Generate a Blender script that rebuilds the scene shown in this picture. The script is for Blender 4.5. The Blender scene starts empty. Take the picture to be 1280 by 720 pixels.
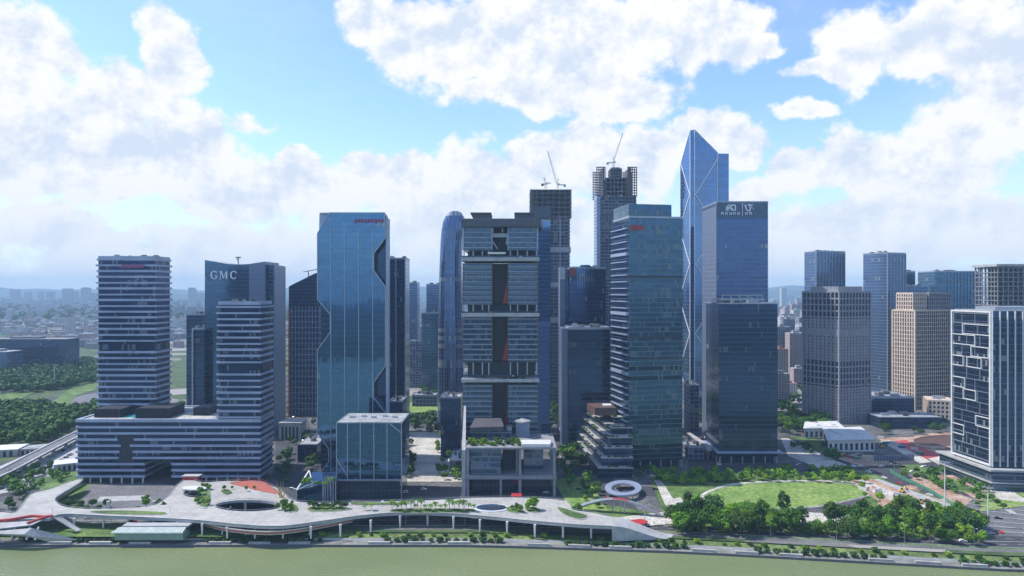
import bpy, bmesh, math, random
import numpy as np
from mathutils import Vector, Matrix
from mathutils.geometry import tessellate_polygon
rad = math.radians
random.seed(7); rng = np.random.default_rng(7)
scene = bpy.context.scene
col = scene.collection

# ------------------------------------------------------------------ camera
FOC = 853.0; CH = 150.0; YH = 363.0
cam_d = bpy.data.cameras.new('camera'); cam = bpy.data.objects.new('camera', cam_d); col.objects.link(cam)
cam.location = (0, 0, CH); cam.rotation_euler = (rad(90), 0, 0)
cam_d.sensor_width = 36; cam_d.lens = FOC / 1280 * 36; cam_d.shift_y = 3 / 1280
cam_d.clip_start = 1; cam_d.clip_end = 40000
scene.camera = cam

# ------------------------------------------------------------------ sky and sun
SUN_EL, SUN_AZ = 53.0, -82.0            # azimuth measured from +Y (view direction) towards +X
sd = Vector((math.sin(rad(SUN_AZ)) * math.cos(rad(SUN_EL)), math.cos(rad(SUN_AZ)) * math.cos(rad(SUN_EL)), math.sin(rad(SUN_EL))))
sl = bpy.data.lights.new('sun', 'SUN'); sl.energy = 5.0; sl.angle = rad(0.53); sl.color = (1.0, 0.95, 0.88)
so = bpy.data.objects.new('sun', sl); col.objects.link(so)
so.rotation_euler = (-sd).to_track_quat('-Z', 'Y').to_euler()
scene.view_settings.view_transform = 'Standard'; scene.view_settings.look = 'None'
scene.view_settings.exposure = 0.12; scene.view_settings.gamma = 1.0
scene.cycles.use_denoising = True
scene.cycles.max_bounces = 6; scene.cycles.diffuse_bounces = 2; scene.cycles.glossy_bounces = 4
scene.cycles.transmission_bounces = 4; scene.cycles.volume_bounces = 0; scene.cycles.transparent_max_bounces = 8
scene.cycles.sample_clamp_indirect = 4.0

class NT:
    """short hand for building node trees"""
    def __init__(s, tree): s.t = tree; s.n = tree.nodes; s.l = tree.links
    def new(s, typ, **kw):
        nd = s.n.new(typ)
        for k, v in kw.items(): setattr(nd, k, v)
        return nd
    def put(s, sock, v):
        if isinstance(v, bpy.types.NodeSocket): s.l.new(v, sock)
        elif isinstance(v, (tuple, list)) and len(v) == 3 and sock.type == 'RGBA': sock.default_value = (*v, 1)
        elif isinstance(v, (int, float)) and sock.type == 'RGBA': sock.default_value = (v, v, v, 1)
        else: sock.default_value = v
    def m(s, op, a, b=None, c=None, clamp=False):
        nd = s.new('ShaderNodeMath', operation=op, use_clamp=clamp)
        for i, v in enumerate((a, b, c)):
            if v is not None: s.put(nd.inputs[i], v)
        return nd.outputs[0]
    def v(s, op, a, b=None, c=None, scale=None):
        nd = s.new('ShaderNodeVectorMath', operation=op)
        for i, x in enumerate((a, b, c)):
            if x is not None: s.put(nd.inputs[i], x)
        if scale is not None: s.put(nd.inputs['Scale'], scale)
        return nd.outputs['Value'] if op in ('LENGTH', 'DOT_PRODUCT', 'DISTANCE') else nd.outputs['Vector']
    def mix(s, f, a, b):
        nd = s.new('ShaderNodeMix', data_type='RGBA')
        s.put(nd.inputs[0], f); s.put(nd.inputs[6], a); s.put(nd.inputs[7], b)
        return nd.outputs[2]
    def noise(s, vec, scale, detail=3, rough=0.5, dims='3D'):
        nd = s.new('ShaderNodeTexNoise', noise_dimensions=dims)
        s.put(nd.inputs['Vector'], vec); nd.inputs['Scale'].default_value = scale
        nd.inputs['Detail'].default_value = detail; nd.inputs['Roughness'].default_value = rough
        return nd.outputs[0], nd.outputs[1]
    def ramp(s, f, lo, hi, a=0.0, b=1.0, smooth=True):
        nd = s.new('ShaderNodeMapRange', interpolation_type='SMOOTHSTEP' if smooth else 'LINEAR')
        s.put(nd.inputs[0], f)
        for i, x in enumerate((lo, hi, a, b)): s.put(nd.inputs[i + 1], x)
        return nd.outputs[0]

world = bpy.data.worlds.new('World'); scene.world = world; world.use_nodes = True
W = NT(world.node_tree); W.n.clear()
sky = W.new('ShaderNodeTexSky', sky_type='NISHITA', sun_disc=False)
sky.sun_elevation = rad(SUN_EL); sky.sun_rotation = rad(SUN_AZ); sky.altitude = 100
sky.air_density = 1.0; sky.dust_density = 0.6; sky.ozone_density = 1.0
tc = W.new('ShaderNodeTexCoord'); sep = W.new('ShaderNodeSeparateXYZ'); W.l.new(tc.outputs['Generated'], sep.inputs[0])
dx, dy, dz = sep.outputs
az = W.m('ARCTAN2', dx, dy)
hyp = W.m('SQRT', W.m('ADD', W.m('MULTIPLY', dx, dx), W.m('ADD', W.m('MULTIPLY', dy, dy), 1e-5)))
el = W.m('DIVIDE', dz, hyp)
P0c = W.new('ShaderNodeCombineXYZ'); W.l.new(az, P0c.inputs[0]); W.l.new(el, P0c.inputs[1]); P0 = P0c.outputs[0]
_, wcol = W.noise(P0, 9.0, 4, 0.6)
warp = W.v('SCALE', W.v('SUBTRACT', wcol, (0.5, 0.5, 0.5)), scale=0.09)
P1 = W.v('MULTIPLY', W.v('ADD', P0, warp), (1, 1, 0))
# cumulus banks: (x, y, half width, half height, fullness) in degrees-like direction units
CL = [(35,45,85,52,1),(20,130,110,60,1),(150,120,85,62,1),(212,70,42,85,1),(130,200,190,62,1),(232,170,55,55,1),(300,230,120,48,1),
      (372,215,52,34,1),(410,250,60,36,.9),(60,285,120,40,.8),(300,320,420,55,.55),(318,150,40,14,.45),
      (470,15,65,36,1),(560,45,120,66,1),(690,45,150,76,1),(820,45,135,64,1),(905,40,62,48,1),(660,110,120,36,1),(770,118,95,36,1),(963,52,26,22,.8),
      (500,225,66,42,1),(590,215,62,44,1),(680,200,56,40,1),(735,200,70,60,1),(620,270,190,60,.9),(820,190,72,50,1),(868,165,50,30,1),(925,182,46,32,1),(1000,142,44,13,.75),
      (1075,60,62,52,1),(1170,48,130,56,1),(1250,62,90,60,1),(1030,86,58,18,.8),
      (945,246,44,28,.9),(1010,215,60,36,1),(1068,190,56,42,1),(1140,215,130,56,1),(1210,175,90,70,1),(1275,140,60,62,1),(1120,290,260,60,.85),(960,310,220,42,.6),(1330,60,80,70,1)]
dens = None
for (x, y, rx, ry, k) in CL:
    a = math.atan((x - 640) / FOC); ca = math.cos(a); e = (YH - y) / FOC * ca
    sx, sy = FOC / (rx * 1.04 * ca * ca), FOC / (ry * 1.06 * ca)
    q = W.v('MULTIPLY_ADD', P1, (sx, sy, 0), (-a * sx, -e * sy, 0))
    d = W.m('MULTIPLY_ADD', W.v('LENGTH', q), -1.0 * k, 1.0 * k)
    dens = d if dens is None else W.m('SMOOTH_MAX', dens, d, 0.12)
# broken cloud all round the rest of the sky
bgn, _ = W.noise(W.v('MULTIPLY', P0, (1, 1.6, 1)), 2.3, 3, 0.5)
front = W.ramp(W.m('ABSOLUTE', az), 0.72, 0.95)
high = W.ramp(el, 0.5, 0.62)
away = W.m('MAXIMUM', front, high)
bgd = W.m('ADD', W.m('MULTIPLY', W.m('SUBTRACT', bgn, 0.60), 3.0), W.m('MULTIPLY_ADD', away, 1.5, -1.5))
dens = W.m('MAXIMUM', dens, bgd)
det, _ = W.noise(P0, 11.0, 8, 0.62)
lofs = W.v('ADD', P0, (0.012, -0.022, 0))
det2, _ = W.noise(lofs, 11.0, 8, 0.62)
big, _ = W.noise(W.v('MULTIPLY', P0, (1, 1.8, 1)), 5.0, 4, 0.55)
d2 = W.m('ADD', dens, W.m('MULTIPLY', W.m('SUBTRACT', det, 0.52), 1.5))
alpha = W.ramp(d2, -0.02, 0.27)
relief = W.m('SUBTRACT', det, det2)
shade = W.m('ADD', W.m('MULTIPLY', relief, 6.0), W.m('ADD', W.m('MULTIPLY', W.ramp(d2, 0.15, 0.9), -0.5), W.m('MULTIPLY', W.m('SUBTRACT', big, 0.5), -1.0)))
shade = W.m('ADD', shade, 0.92, clamp=True)
ccol = W.mix(shade, (4.4, 5.0, 5.95), (6.35, 6.4, 6.45))
haz = W.ramp(el, 0.0, 0.26, 1.0, 0.0)
skc = W.v('MULTIPLY', sky.outputs[0], (1.24, 1.40, 1.62))
skc = W.mix(W.m('MULTIPLY', haz, 0.5), skc, (4.8, 5.6, 6.2))
ccol = W.mix(W.m('MULTIPLY', W.ramp(el, 0.0, 0.2, 1.0, 0.0), 0.68), ccol, (5.45, 5.9, 6.25))
veil, _ = W.noise(W.v('MULTIPLY', P1, (1.0, 2.0, 1)), 3.2, 6, 0.62)
skc = W.mix(W.ramp(veil, 0.45, 0.8, 0.0, 0.25), skc, (5.6, 6.0, 6.4))
fc = W.mix(alpha, skc, ccol)
bg = W.new('ShaderNodeBackground'); W.l.new(fc, bg.inputs[0]); bg.inputs[1].default_value = 0.15
wo = W.new('ShaderNodeOutputWorld'); W.l.new(bg.outputs[0], wo.inputs[0])

# ------------------------------------------------------------------ helpers
def wx(px, Y): return (px - 640) / FOC * Y
def wz(py, Y): return CH - (py - YH) / FOC * Y
def gp(px, py, z=0.0):
    Y = (CH - z) * FOC / (py - YH); return ((px - 640) / FOC * Y, Y)
def tag(o, label=None, cat=None, group=None, kind=None):
    if label: o['label'] = label
    if cat: o['category'] = cat
    if group: o['group'] = group
    if kind: o['kind'] = kind
    return o
def thing(name, label, cat, loc=(0, 0, 0), group=None, rz=0):
    o = bpy.data.objects.new(name, None); col.objects.link(o)
    o.location = loc; o.rotation_euler = (0, 0, rz); o.empty_display_size = 2
    return tag(o, label, cat, group)
def wloc(o):
    v = Vector(o.location)
    while o.parent: o = o.parent; v += Vector(o.location)
    return v
class MB:
    def __init__(s, mats=None): s.v = []; s.f = []; s.mi = []
    def face(s, pts, mi=0):
        b = len(s.v); s.v += [tuple(p) for p in pts]; s.f.append(tuple(range(b, b + len(pts)))); s.mi.append(mi)
    def box(s, c, d, rz=0, mi=0):
        hx, hy, hz = d[0] / 2, d[1] / 2, d[2] / 2; cs, sn = math.cos(rz), math.sin(rz)
        P = []
        for z in (-hz, hz):
            for x, y in ((-hx, -hy), (hx, -hy), (hx, hy), (-hx, hy)):
                P.append((c[0] + x * cs - y * sn, c[1] + x * sn + y * cs, c[2] + z))
        for q in ((0, 3, 2, 1), (4, 5, 6, 7), (0, 1, 5, 4), (1, 2, 6, 5), (2, 3, 7, 6), (3, 0, 4, 7)): s.face([P[i] for i in q], mi)
        return s
    def bb(s, x0, x1, y0, y1, z0, z1, mi=0): return s.box(((x0 + x1) / 2, (y0 + y1) / 2, (z0 + z1) / 2), (x1 - x0, y1 - y0, z1 - z0), 0, mi)
    def prism(s, poly, z0, z1, mi=0, ztop=None, cap=True, bottom=True, capmi=None):
        a = sum(poly[i][0] * poly[(i + 1) % len(poly)][1] - poly[(i + 1) % len(poly)][0] * poly[i][1] for i in range(len(poly)))
        idx = list(range(len(poly)))
        if a < 0: idx = idx[::-1]
        p = [poly[i] for i in idx]; zt = [ztop[i] for i in idx] if ztop else [z1] * len(p); n = len(p)
        for i in range(n):
            j = (i + 1) % n
            s.face([(*p[i], z0), (*p[j], z0), (*p[j], zt[j]), (*p[i], zt[i])], mi)
        cm = mi if capmi is None else capmi
        if cap: s.face([(*p[i], zt[i]) for i in range(n)], cm)
        if bottom: s.face([(*p[i], z0) for i in range(n - 1, -1, -1)], cm)
        return s
    def slab(s, poly, y0, y1, mi=0):
        """outline in the x-z plane carried back from y0 to y1"""
        a = sum(poly[i][0] * poly[(i + 1) % len(poly)][1] - poly[(i + 1) % len(poly)][0] * poly[i][1] for i in range(len(poly)))
        p = poly if a > 0 else poly[::-1]; n = len(p)
        s.face([(x, y0, z) for x, z in p], mi); s.face([(x, y1, z) for x, z in p[::-1]], mi)
        for i in range(n):
            j = (i + 1) % n
            s.face([(p[i][0], y0, p[i][1]), (p[i][0], y1, p[i][1]), (p[j][0], y1, p[j][1]), (p[j][0], y0, p[j][1])], mi)
        return s
    def holed(s, outer, holes, z0, z1, mi=0, thick_mi=None):
        loops = [[Vector((x, y, 0)) for x, y in L] for L in [outer] + holes]
        flat = [v for L in loops for v in L]
        for t in tessellate_polygon(loops):
            a, b, c = [flat[i] for i in t]
            if (b - a).cross(c - a).z < 0: b, c = c, b
            s.face([(a.x, a.y, z1), (b.x, b.y, z1), (c.x, c.y, z1)], mi)
            s.face([(a.x, a.y, z0), (c.x, c.y, z0), (b.x, b.y, z0)], mi)
        tm = mi if thick_mi is None else thick_mi
        for k, L in enumerate(loops):
            ar = sum(L[i].x * L[(i + 1) % len(L)].y - L[(i + 1) % len(L)].x * L[i].y for i in range(len(L)))
            if (ar < 0) != (k > 0): L = L[::-1]
            for i in range(len(L)):
                a, b = L[i], L[(i + 1) % len(L)]
                s.face([(a.x, a.y, z0), (b.x, b.y, z0), (b.x, b.y, z1), (a.x, a.y, z1)], tm)
        return s
    def bar(s, a, b, w, mi=0, n=4, w2=None):
        a, b = Vector(a), Vector(b); d = (b - a).normalized()
        u = d.cross(Vector((0, 0, 1)) if abs(d.z) < 0.9 else Vector((0, 1, 0))).normalized(); v = d.cross(u)
        w2 = w if w2 is None else w2
        k = [(math.cos(rad(45) + 2 * math.pi * i / n), math.sin(rad(45) + 2 * math.pi * i / n)) for i in range(n)]
        A = [a + (u * c + v * q) * w * 0.7 for c, q in k]; B = [b + (u * c + v * q) * w2 * 0.7 for c, q in k]
        for i in range(n):
            j = (i + 1) % n; s.face([A[j], A[i], B[i], B[j]], mi)
        s.face(A, mi); s.face(B[::-1], mi)
        return s
    def build(s, name, mats, parent=None, smooth=False):
        if not isinstance(mats, (list, tuple)): mats = [mats]
        me = bpy.data.meshes.new(name)
        off = wloc(parent) if parent else Vector((0, 0, 0))
        V = np.array(s.v, dtype=np.float64)
        me.from_pydata((V - np.array(off)).tolist(), [], s.f)
        for m_ in mats: me.materials.append(m_)
        me.polygons.foreach_set('material_index', s.mi)
        uv = me.uv_layers.new(name='UVMap'); buf = np.zeros(len(me.loops) * 2)
        li = 0
        for f in s.f:
            p = V[list(f)]; a = p[0]; n = np.zeros(3)
            for i in range(len(p)):
                q, r = p[i], p[(i + 1) % len(p)]
                n += np.array([(q[1] - r[1]) * (q[2] + r[2]), (q[2] - r[2]) * (q[0] + r[0]), (q[0] - r[0]) * (q[1] + r[1])])
            ln = math.sqrt(float(n @ n)) or 1; n /= ln
            if abs(n[2]) < 0.75:
                t = np.array([-n[1], n[0], 0]); t /= (math.hypot(t[0], t[1]) or 1)
                u = p @ t; u = u - u.min(); w = p[:, 2]
            else: u, w = p[:, 0], p[:, 1]
            k = len(p); buf[2 * li:2 * (li + k):2] = u; buf[2 * li + 1:2 * (li + k):2] = w; li += k
        uv.data.foreach_set('uv', buf)
        if smooth: me.polygons.foreach_set('use_smooth', [True] * len(s.f))
        me.update()
        o = bpy.data.objects.new(name, me); col.objects.link(o)
        if parent: o.parent = parent
        return o
def dup(root, loc, rz=0, sc=1.0, label=None, group=None):
    r = root.copy(); col.objects.link(r); r.location = loc; r.rotation_euler = (0, 0, rz)
    r.scale = (sc, sc, sc) if not isinstance(sc, (tuple, list)) else sc
    if label: r['label'] = label
    if group: r['group'] = group
    for ch in root.children:
        c = ch.copy(); col.objects.link(c); c.parent = r
        for g in ch.children:
            d = g.copy(); col.objects.link(d); d.parent = c
    return r

# ------------------------------------------------------------------ materials
def newmat(name):
    m = bpy.data.materials.new(name); m.use_nodes = True; N = NT(m.node_tree)
    return m, N, N.n['Principled BSDF']
def plain(name, c, rough=0.6, metal=0.0, var=0.15, scale=0.3, c2=None, fine=None):
    m, N, b = newmat(name)
    g = N.new('ShaderNodeNewGeometry')
    f, _ = N.noise(g.outputs['Position'], scale, 4, 0.6)
    f = N.ramp(f, 0.3, 0.7)
    lo = tuple(x * (1 - var) for x in c); hi = c2 if c2 else tuple(min(1, x * (1 + var)) for x in c)
    cc = N.mix(f, lo, hi)
    if fine:
        f2, _ = N.noise(g.outputs['Position'], fine, 2, 0.5)
        cc = N.mix(N.ramp(f2, 0.35, 0.65), N.v('SCALE', cc, scale=0.7), N.v('SCALE', cc, scale=1.25))
    N.put(b.inputs['Base Color'], cc); b.inputs['Roughness'].default_value = rough; b.inputs['Metallic'].default_value = metal
    return m
def curtain(name, tint, frame=(0.25, 0.28, 0.32), fh=4.2, pw=1.5, fu=0.10, fv=0.10, span=0.0, spanc=None, rough=0.12,
            metal=0.75, var=0.35, blind=0.05, blindc=(0.3, 0.33, 0.36), tilt=0.012, fmetal=0.3, group=5.0, mech=0.0):
    """curtain wall laid out in metres on the wall's own surface: panes, mullions, spandrels, blinds"""
    tint = tuple(x * (1 if name == 'deep_blue_glazing' else k_) for x, k_ in zip(tint, (0.56, 0.64, 0.74))); blindc = tuple(x * .8 for x in blindc)
    m, N, b = newmat(name)
    u_ = N.new('ShaderNodeUVMap'); sp = N.new('ShaderNodeSeparateXYZ'); N.l.new(u_.outputs[0], sp.inputs[0])
    u = N.m('DIVIDE', sp.outputs[0], pw); v = N.m('DIVIDE', sp.outputs[1], fh)
    fu_, fv_ = N.m('FRACT', u), N.m('FRACT', v)
    iu, iv = N.m('FLOOR', u), N.m('FLOOR', v)
    cm = N.new('ShaderNodeCombineXYZ'); N.l.new(iu, cm.inputs[0]); N.l.new(iv, cm.inputs[1])
    wn = N.new('ShaderNodeTexWhiteNoise', noise_dimensions='2D'); N.l.new(cm.outputs[0], wn.inputs[0])
    cg = N.new('ShaderNodeCombineXYZ'); N.l.new(N.m('FLOOR', N.m('DIVIDE', u, group)), cg.inputs[0]); N.l.new(iv, cg.inputs[1])
    wg = N.new('ShaderNodeTexWhiteNoise', noise_dimensions='2D'); N.l.new(cg.outputs[0], wg.inputs[0])
    wf = N.new('ShaderNodeTexWhiteNoise', noise_dimensions='1D'); N.l.new(iv, wf.inputs['W'])
    r = N.m('ADD', N.m('MULTIPLY', wn.outputs[0], 0.4), N.m('ADD', N.m('MULTIPLY', wg.outputs[0], 0.35), N.m('MULTIPLY', wf.outputs[0], 0.25)))
    glass = N.mix(r, tuple(x * (1 - var) for x in tint), tuple(min(1, x * (1 + var)) for x in tint))
    bl = N.m('LESS_THAN', N.m('MULTIPLY_ADD', wn.outputs[0], 0.5, N.m('MULTIPLY', wg.outputs[0], 0.5)), blind * 2.2)
    if mech > 0:
        mf = N.m('LESS_THAN', wf.outputs[0], mech); glass = N.mix(mf, glass, tuple(x * 0.35 for x in tint))
    frm = N.m('MAXIMUM', N.m('LESS_THAN', fu_, fu), N.m('LESS_THAN', fv_, fv))
    base = N.mix(bl, glass, blindc)
    met = N.m('MULTIPLY_ADD', bl, -metal * 0.6, metal)
    if span > 0:
        sm = N.m('GREATER_THAN', fv_, 1 - span)
        base = N.mix(sm, base, spanc or tuple(x * 0.6 for x in tint)); met = N.mix(sm, met, metal * 0.5)
    base = N.mix(frm, base, frame)
    met = N.m('ADD', N.m('MULTIPLY', met, N.m('SUBTRACT', 1, frm)), N.m('MULTIPLY', frm, fmetal))
    g = N.new('ShaderNodeNewGeometry')
    w2, wc = N.noise(g.outputs['Position'], 0.09, 1, 0.5)
    nrm = N.v('ADD', g.outputs['Normal'], N.v('SCALE', N.v('SUBTRACT', wn.outputs[1], (0.5, 0.5, 0.5)), scale=tilt))
    nrm = N.v('ADD', nrm, N.v('SCALE', N.v('SUBTRACT', wc, (0.5, 0.5, 0.5)), scale=tilt * 2.2))
    N.put(b.inputs['Base Color'], base); N.put(b.inputs['Metallic'], met); N.put(b.inputs['Normal'], N.v('NORMALIZE', nrm))
    N.put(b.inputs['Roughness'], N.m('MULTIPLY_ADD', frm, 0.35, rough))
    return m

M = {}
M['white'] = plain('white_panel', (0.62, 0.62, 0.61), 0.5, 0, 0.08)
def deckmat():
    m, N, b = newmat('white_deck_paving'); g = N.new('ShaderNodeNewGeometry'); pos = g.outputs['Position']
    br = N.new('ShaderNodeTexBrick'); N.put(br.inputs['Vector'], pos); br.inputs['Scale'].default_value = 1.0; br.inputs['Brick Width'].default_value = 7.0; br.inputs['Row Height'].default_value = 3.5; br.inputs['Mortar Size'].default_value = 0.22
    N.put(br.inputs['Color1'], (0.43, 0.415, 0.385)); N.put(br.inputs['Color2'], (0.375, 0.365, 0.345)); N.put(br.inputs['Mortar'], (0.30, 0.29, 0.275))
    f, _ = N.noise(pos, 0.06, 4, 0.65); st, _ = N.noise(N.v('MULTIPLY', pos, (1.0, .25, 1)), 0.35, 3, 0.6)
    c = N.v('SCALE', br.outputs[0], scale=N.m('MULTIPLY', N.ramp(f, .3, .7, .84, 1.08), N.ramp(st, .5, .75, 1.0, .82)))
    N.put(b.inputs['Base Color'], c); b.inputs['Roughness'].default_value = 0.75; return m
M['offwhite'] = deckmat()
M['pale'] = plain('pale_concrete', (0.36, 0.36, 0.36), 0.8, 0, 0.15, 0.2)
M['conc'] = plain('raw_concrete', (0.20, 0.20, 0.21), 0.85, 0, 0.25, 0.2)
M['roof'] = plain('roof_membrane', (0.16, 0.17, 0.18), 0.9, 0, 0.25, 0.15, fine=0.8)
M['roofl'] = plain('light_roof_membrane', (0.30, 0.31, 0.32), 0.9, 0, 0.2, 0.15, fine=0.8)
M['alu'] = plain('anodised_metal', (0.34, 0.37, 0.42), 0.4, 0.4, 0.06)
M['band'] = plain('metal_band', (0.32, 0.365, 0.48), 0.42, 0.25, 0.12, 0.05)
M['steel'] = plain('dark_steel', (0.09, 0.10, 0.12), 0.5, 0.5, 0.1)
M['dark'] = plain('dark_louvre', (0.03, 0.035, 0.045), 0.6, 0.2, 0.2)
M['brown'] = plain('brown_metal', (0.13, 0.075, 0.06), 0.6, 0.2, 0.15)
M['red'] = plain('red_panel', (0.42, 0.03, 0.03), 0.5, 0, 0.1)
M['signred'] = plain('red_sign_face', (0.38, 0.05, 0.045), 0.4, 0, 0.05)
M['signwhite'] = plain('white_sign_face', (0.85, 0.86, 0.88), 0.4, 0, 0.03)
M['orange'] = plain('orange_hoist_mesh', (0.50, 0.16, 0.05), 0.6, 0, 0.2)
M['yellow'] = plain('yellow_paint', (0.55, 0.33, 0.05), 0.5, 0, 0.1)
M['asphalt'] = plain('asphalt', (0.048, 0.05, 0.058), 0.9, 0, 0.2, 0.05, fine=0.6)
M['paving'] = plain('grey_paving', (0.135, 0.135, 0.14), 0.85, 0, 0.2, 0.06, fine=0.9)
M['palepave'] = plain('pale_paving', (0.47, 0.44, 0.39), 0.85, 0, 0.2, 0.08, fine=0.7)
M['line'] = plain('road_paint', (0.7, 0.7, 0.68), 0.7, 0, 0.1)
M['lawn'] = plain('mown_lawn', (0.13, 0.235, 0.040), 0.95, 0, 0.1, 0.035, c2=(0.22, 0.30, 0.075), fine=0.35)
M['grass'] = plain('rough_grass', (0.075, 0.15, 0.030), 0.95, 0, 0.35, 0.06, c2=(0.14, 0.22, 0.05), fine=0.7)
M['earth'] = plain('bare_earth', (0.36, 0.20, 0.13), 0.95, 0, 0.2, 0.07, c2=(0.46, 0.34, 0.26), fine=0.5)
M['redcarpet'] = plain('red_membrane', (0.44, 0.07, 0.07), 0.8, 0, 0.2)
M['court'] = plain('terracotta_court', (0.36, 0.10, 0.07), 0.85, 0, 0.12)
M['greennet'] = plain('green_debris_net', (0.06, 0.22, 0.14), 0.8, 0, 0.2)
M['bark'] = plain('bark', (0.10, 0.075, 0.055), 0.9, 0, 0.2)
M['tyre'] = plain('tyre_rubber', (0.02, 0.02, 0.02), 0.8)
M['carglass'] = plain('car_glass', (0.03, 0.04, 0.05), 0.1, 0.3)
M['stone'] = plain('stone_cladding', (0.26, 0.255, 0.275), 0.75, 0, 0.1, 0.15)
M['beige'] = plain('beige_stone', (0.56, 0.45, 0.36), 0.75, 0, 0.1, 0.15)
M['winglass'] = curtain('recessed_glazing', (0.07, 0.10, 0.17), (0.1, 0.1, 0.12), 4.0, 2.0, 0.08, 0.06, metal=0.7)
def poolmat():
    m, N, b = newmat('pool_water'); N.put(b.inputs['Base Color'], (0.05, 0.42, 0.48)); b.inputs['Roughness'].default_value = 0.08; return m
M['pool'] = poolmat()
def leafmat(name, c, c2):
    m, N, b = newmat(name)
    oi = N.new('ShaderNodeObjectInfo'); g = N.new('ShaderNodeNewGeometry')
    f, _ = N.noise(g.outputs['Position'], 0.6, 3, 0.6)
    k = N.m('MULTIPLY_ADD', N.ramp(f, 0.3, 0.7), 0.55, N.m('MULTIPLY', oi.outputs['Random'], 0.45))
    base = N.mix(k, c, c2)
    r2 = N.m('FRACT', N.m('MULTIPLY', oi.outputs['Random'], 7.31))
    base = N.mix(N.ramp(r2, 0.55, 1.0, 0.0, 0.55), base, (c2[0] * 1.25, c2[1] * .85, c2[2] * 1.1))
    base = N.v('SCALE', base, scale=N.m('MULTIPLY_ADD', N.m('FRACT', N.m('MULTIPLY', oi.outputs['Random'], 13.7)), 0.55, 0.68))
    N.put(b.inputs['Base Color'], base); b.inputs['Roughness'].default_value = 0.55
    b.inputs['Specular IOR Level'].default_value = 0.12
    return m
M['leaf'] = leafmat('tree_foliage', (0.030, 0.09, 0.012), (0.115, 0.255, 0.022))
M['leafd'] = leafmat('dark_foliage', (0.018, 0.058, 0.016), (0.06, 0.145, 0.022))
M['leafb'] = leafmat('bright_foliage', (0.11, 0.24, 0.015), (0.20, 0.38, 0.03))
def watermat():
    m, N, b = newmat('river_water')
    g = N.new('ShaderNodeNewGeometry'); pos = g.outputs['Position']
    f, _ = N.noise(N.v('MULTIPLY', pos, (0.4, 1, 1)), 0.02, 4, 0.6)
    N.put(b.inputs['Base Color'], N.mix(N.ramp(f, 0.3, 0.7), (0.165, 0.205, 0.090), (0.20, 0.235, 0.11)))
    b.inputs['Roughness'].default_value = 0.14; b.inputs['IOR'].default_value = 1.33
    n1, _ = N.noise(N.v('MULTIPLY', pos, (0.6, 1.4, 1)), 0.5, 4, 0.6); bp = N.new('ShaderNodeBump'); N.put(bp.inputs['Height'], n1)
    bp.inputs['Strength'].default_value = 0.7; bp.inputs['Distance'].default_value = 0.9; N.l.new(bp.outputs[0], b.inputs['Normal'])
    return m
M['water'] = watermat()
def landmat(name='city_ground'):
    m, N, b = newmat(name)
    g = N.new('ShaderNodeNewGeometry'); pos = g.outputs['Position']
    vo = N.new('ShaderNodeTexVoronoi', voronoi_dimensions='2D'); N.put(vo.inputs['Vector'], N.v('SCALE', pos, scale=1 / 60.0)); vo.inputs['Scale'].default_value = 1
    sp = N.new('ShaderNodeSeparateXYZ'); N.l.new(vo.outputs['Color'], sp.inputs[0])
    big, _ = N.noise(pos, 0.0012, 3, 0.5); fine, _ = N.noise(pos, 0.05, 4, 0.6)
    green = N.mix(N.ramp(fine, 0.35, 0.65), (0.03, 0.06, 0.02), (0.08, 0.12, 0.04))
    grey = N.mix(sp.outputs[1], (0.12, 0.12, 0.12), (0.34, 0.31, 0.29))
    k = N.m('GREATER_THAN', N.m('ADD', sp.outputs[0], N.m('MULTIPLY_ADD', N.ramp(big, 0.35, 0.65), 0.7, -0.35)), 0.62)
    N.put(b.inputs['Base Color'], N.mix(k, green, grey)); b.inputs['Roughness'].default_value = 0.95
    return m
M['land'] = landmat()
M['citypave'] = plain('mixed_city_paving', (0.07, 0.075, 0.08), 0.9, 0, 0.2, 0.03, c2=(0.16, 0.155, 0.15), fine=0.25)
# ------------------------------------------------------------------ the setting: land, river, hills, haze
SH = [(-2600, 409), (-300, 409), (-60, 409), (wx(600, 409), 409), (wx(700, 405), 405), (wx(850, 399), 399), (wx(960, 392), 392), (wx(1100, 383), 383), (wx(1280, 372), 372), (900, 338), (3000, 250)]
def shore(x):
    for (a, b), (c, d) in zip(SH, SH[1:]):
        if a <= x <= c: return b + (d - b) * (x - a) / (c - a)
    return SH[-1][1]
def strip(o0, o1, z0, z1, name, mat, x0=-1500, x1=1500, step=30):
    mb = MB(); n = int((x1 - x0) / step)
    for i in range(n):
        a, b = x0 + i * step, x0 + (i + 1) * step
        ya, yb = shore(a), shore(b)
        mb.face([(a, ya + o0, z0), (b, yb + o0, z0), (b, yb + o1, z1), (a, ya + o1, z1)])
    return tag(mb.build(name, mat), kind='structure')
BANK = 14.0
M['farwood'] = plain('wooded_ground', (0.022, 0.042, 0.022), 0.95, 0, 0.3, 0.004, c2=(0.06, 0.09, 0.05), fine=0.03)
M['bankpath'] = plain('weathered_river_path', (.19, .19, .175), .9, 0, .3, .15)
M['bankgrass'] = plain('bank_turf', (0.12, 0.175, 0.045), 0.95, 0, 0.3, 0.06, c2=(0.19, 0.25, 0.08), fine=0.7)
land = MB()
land.face([(x, y + BANK, 0) for x, y in [(-9000, 409)] + SH + [(9000, 0)]] + [(16000, 14000, 0), (-16000, 14000, 0)])
tag(land.build('ground', M['land']), kind='structure')
w = MB(); w.face([(-9000, -420, -4), (9000, -420, -4), (9000, 900, -4), (-9000, 900, -4)])
tag(w.build('river_water', M['water']), kind='structure')
fb = MB(); fb.face([(-9000, -8000, -1), (9000, -8000, -1), (9000, -418, -1), (-9000, -418, -1)]); fb.face([(-9000, -418, -1), (9000, -418, -1), (9000, -418, -6), (-9000, -418, -6)])
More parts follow.
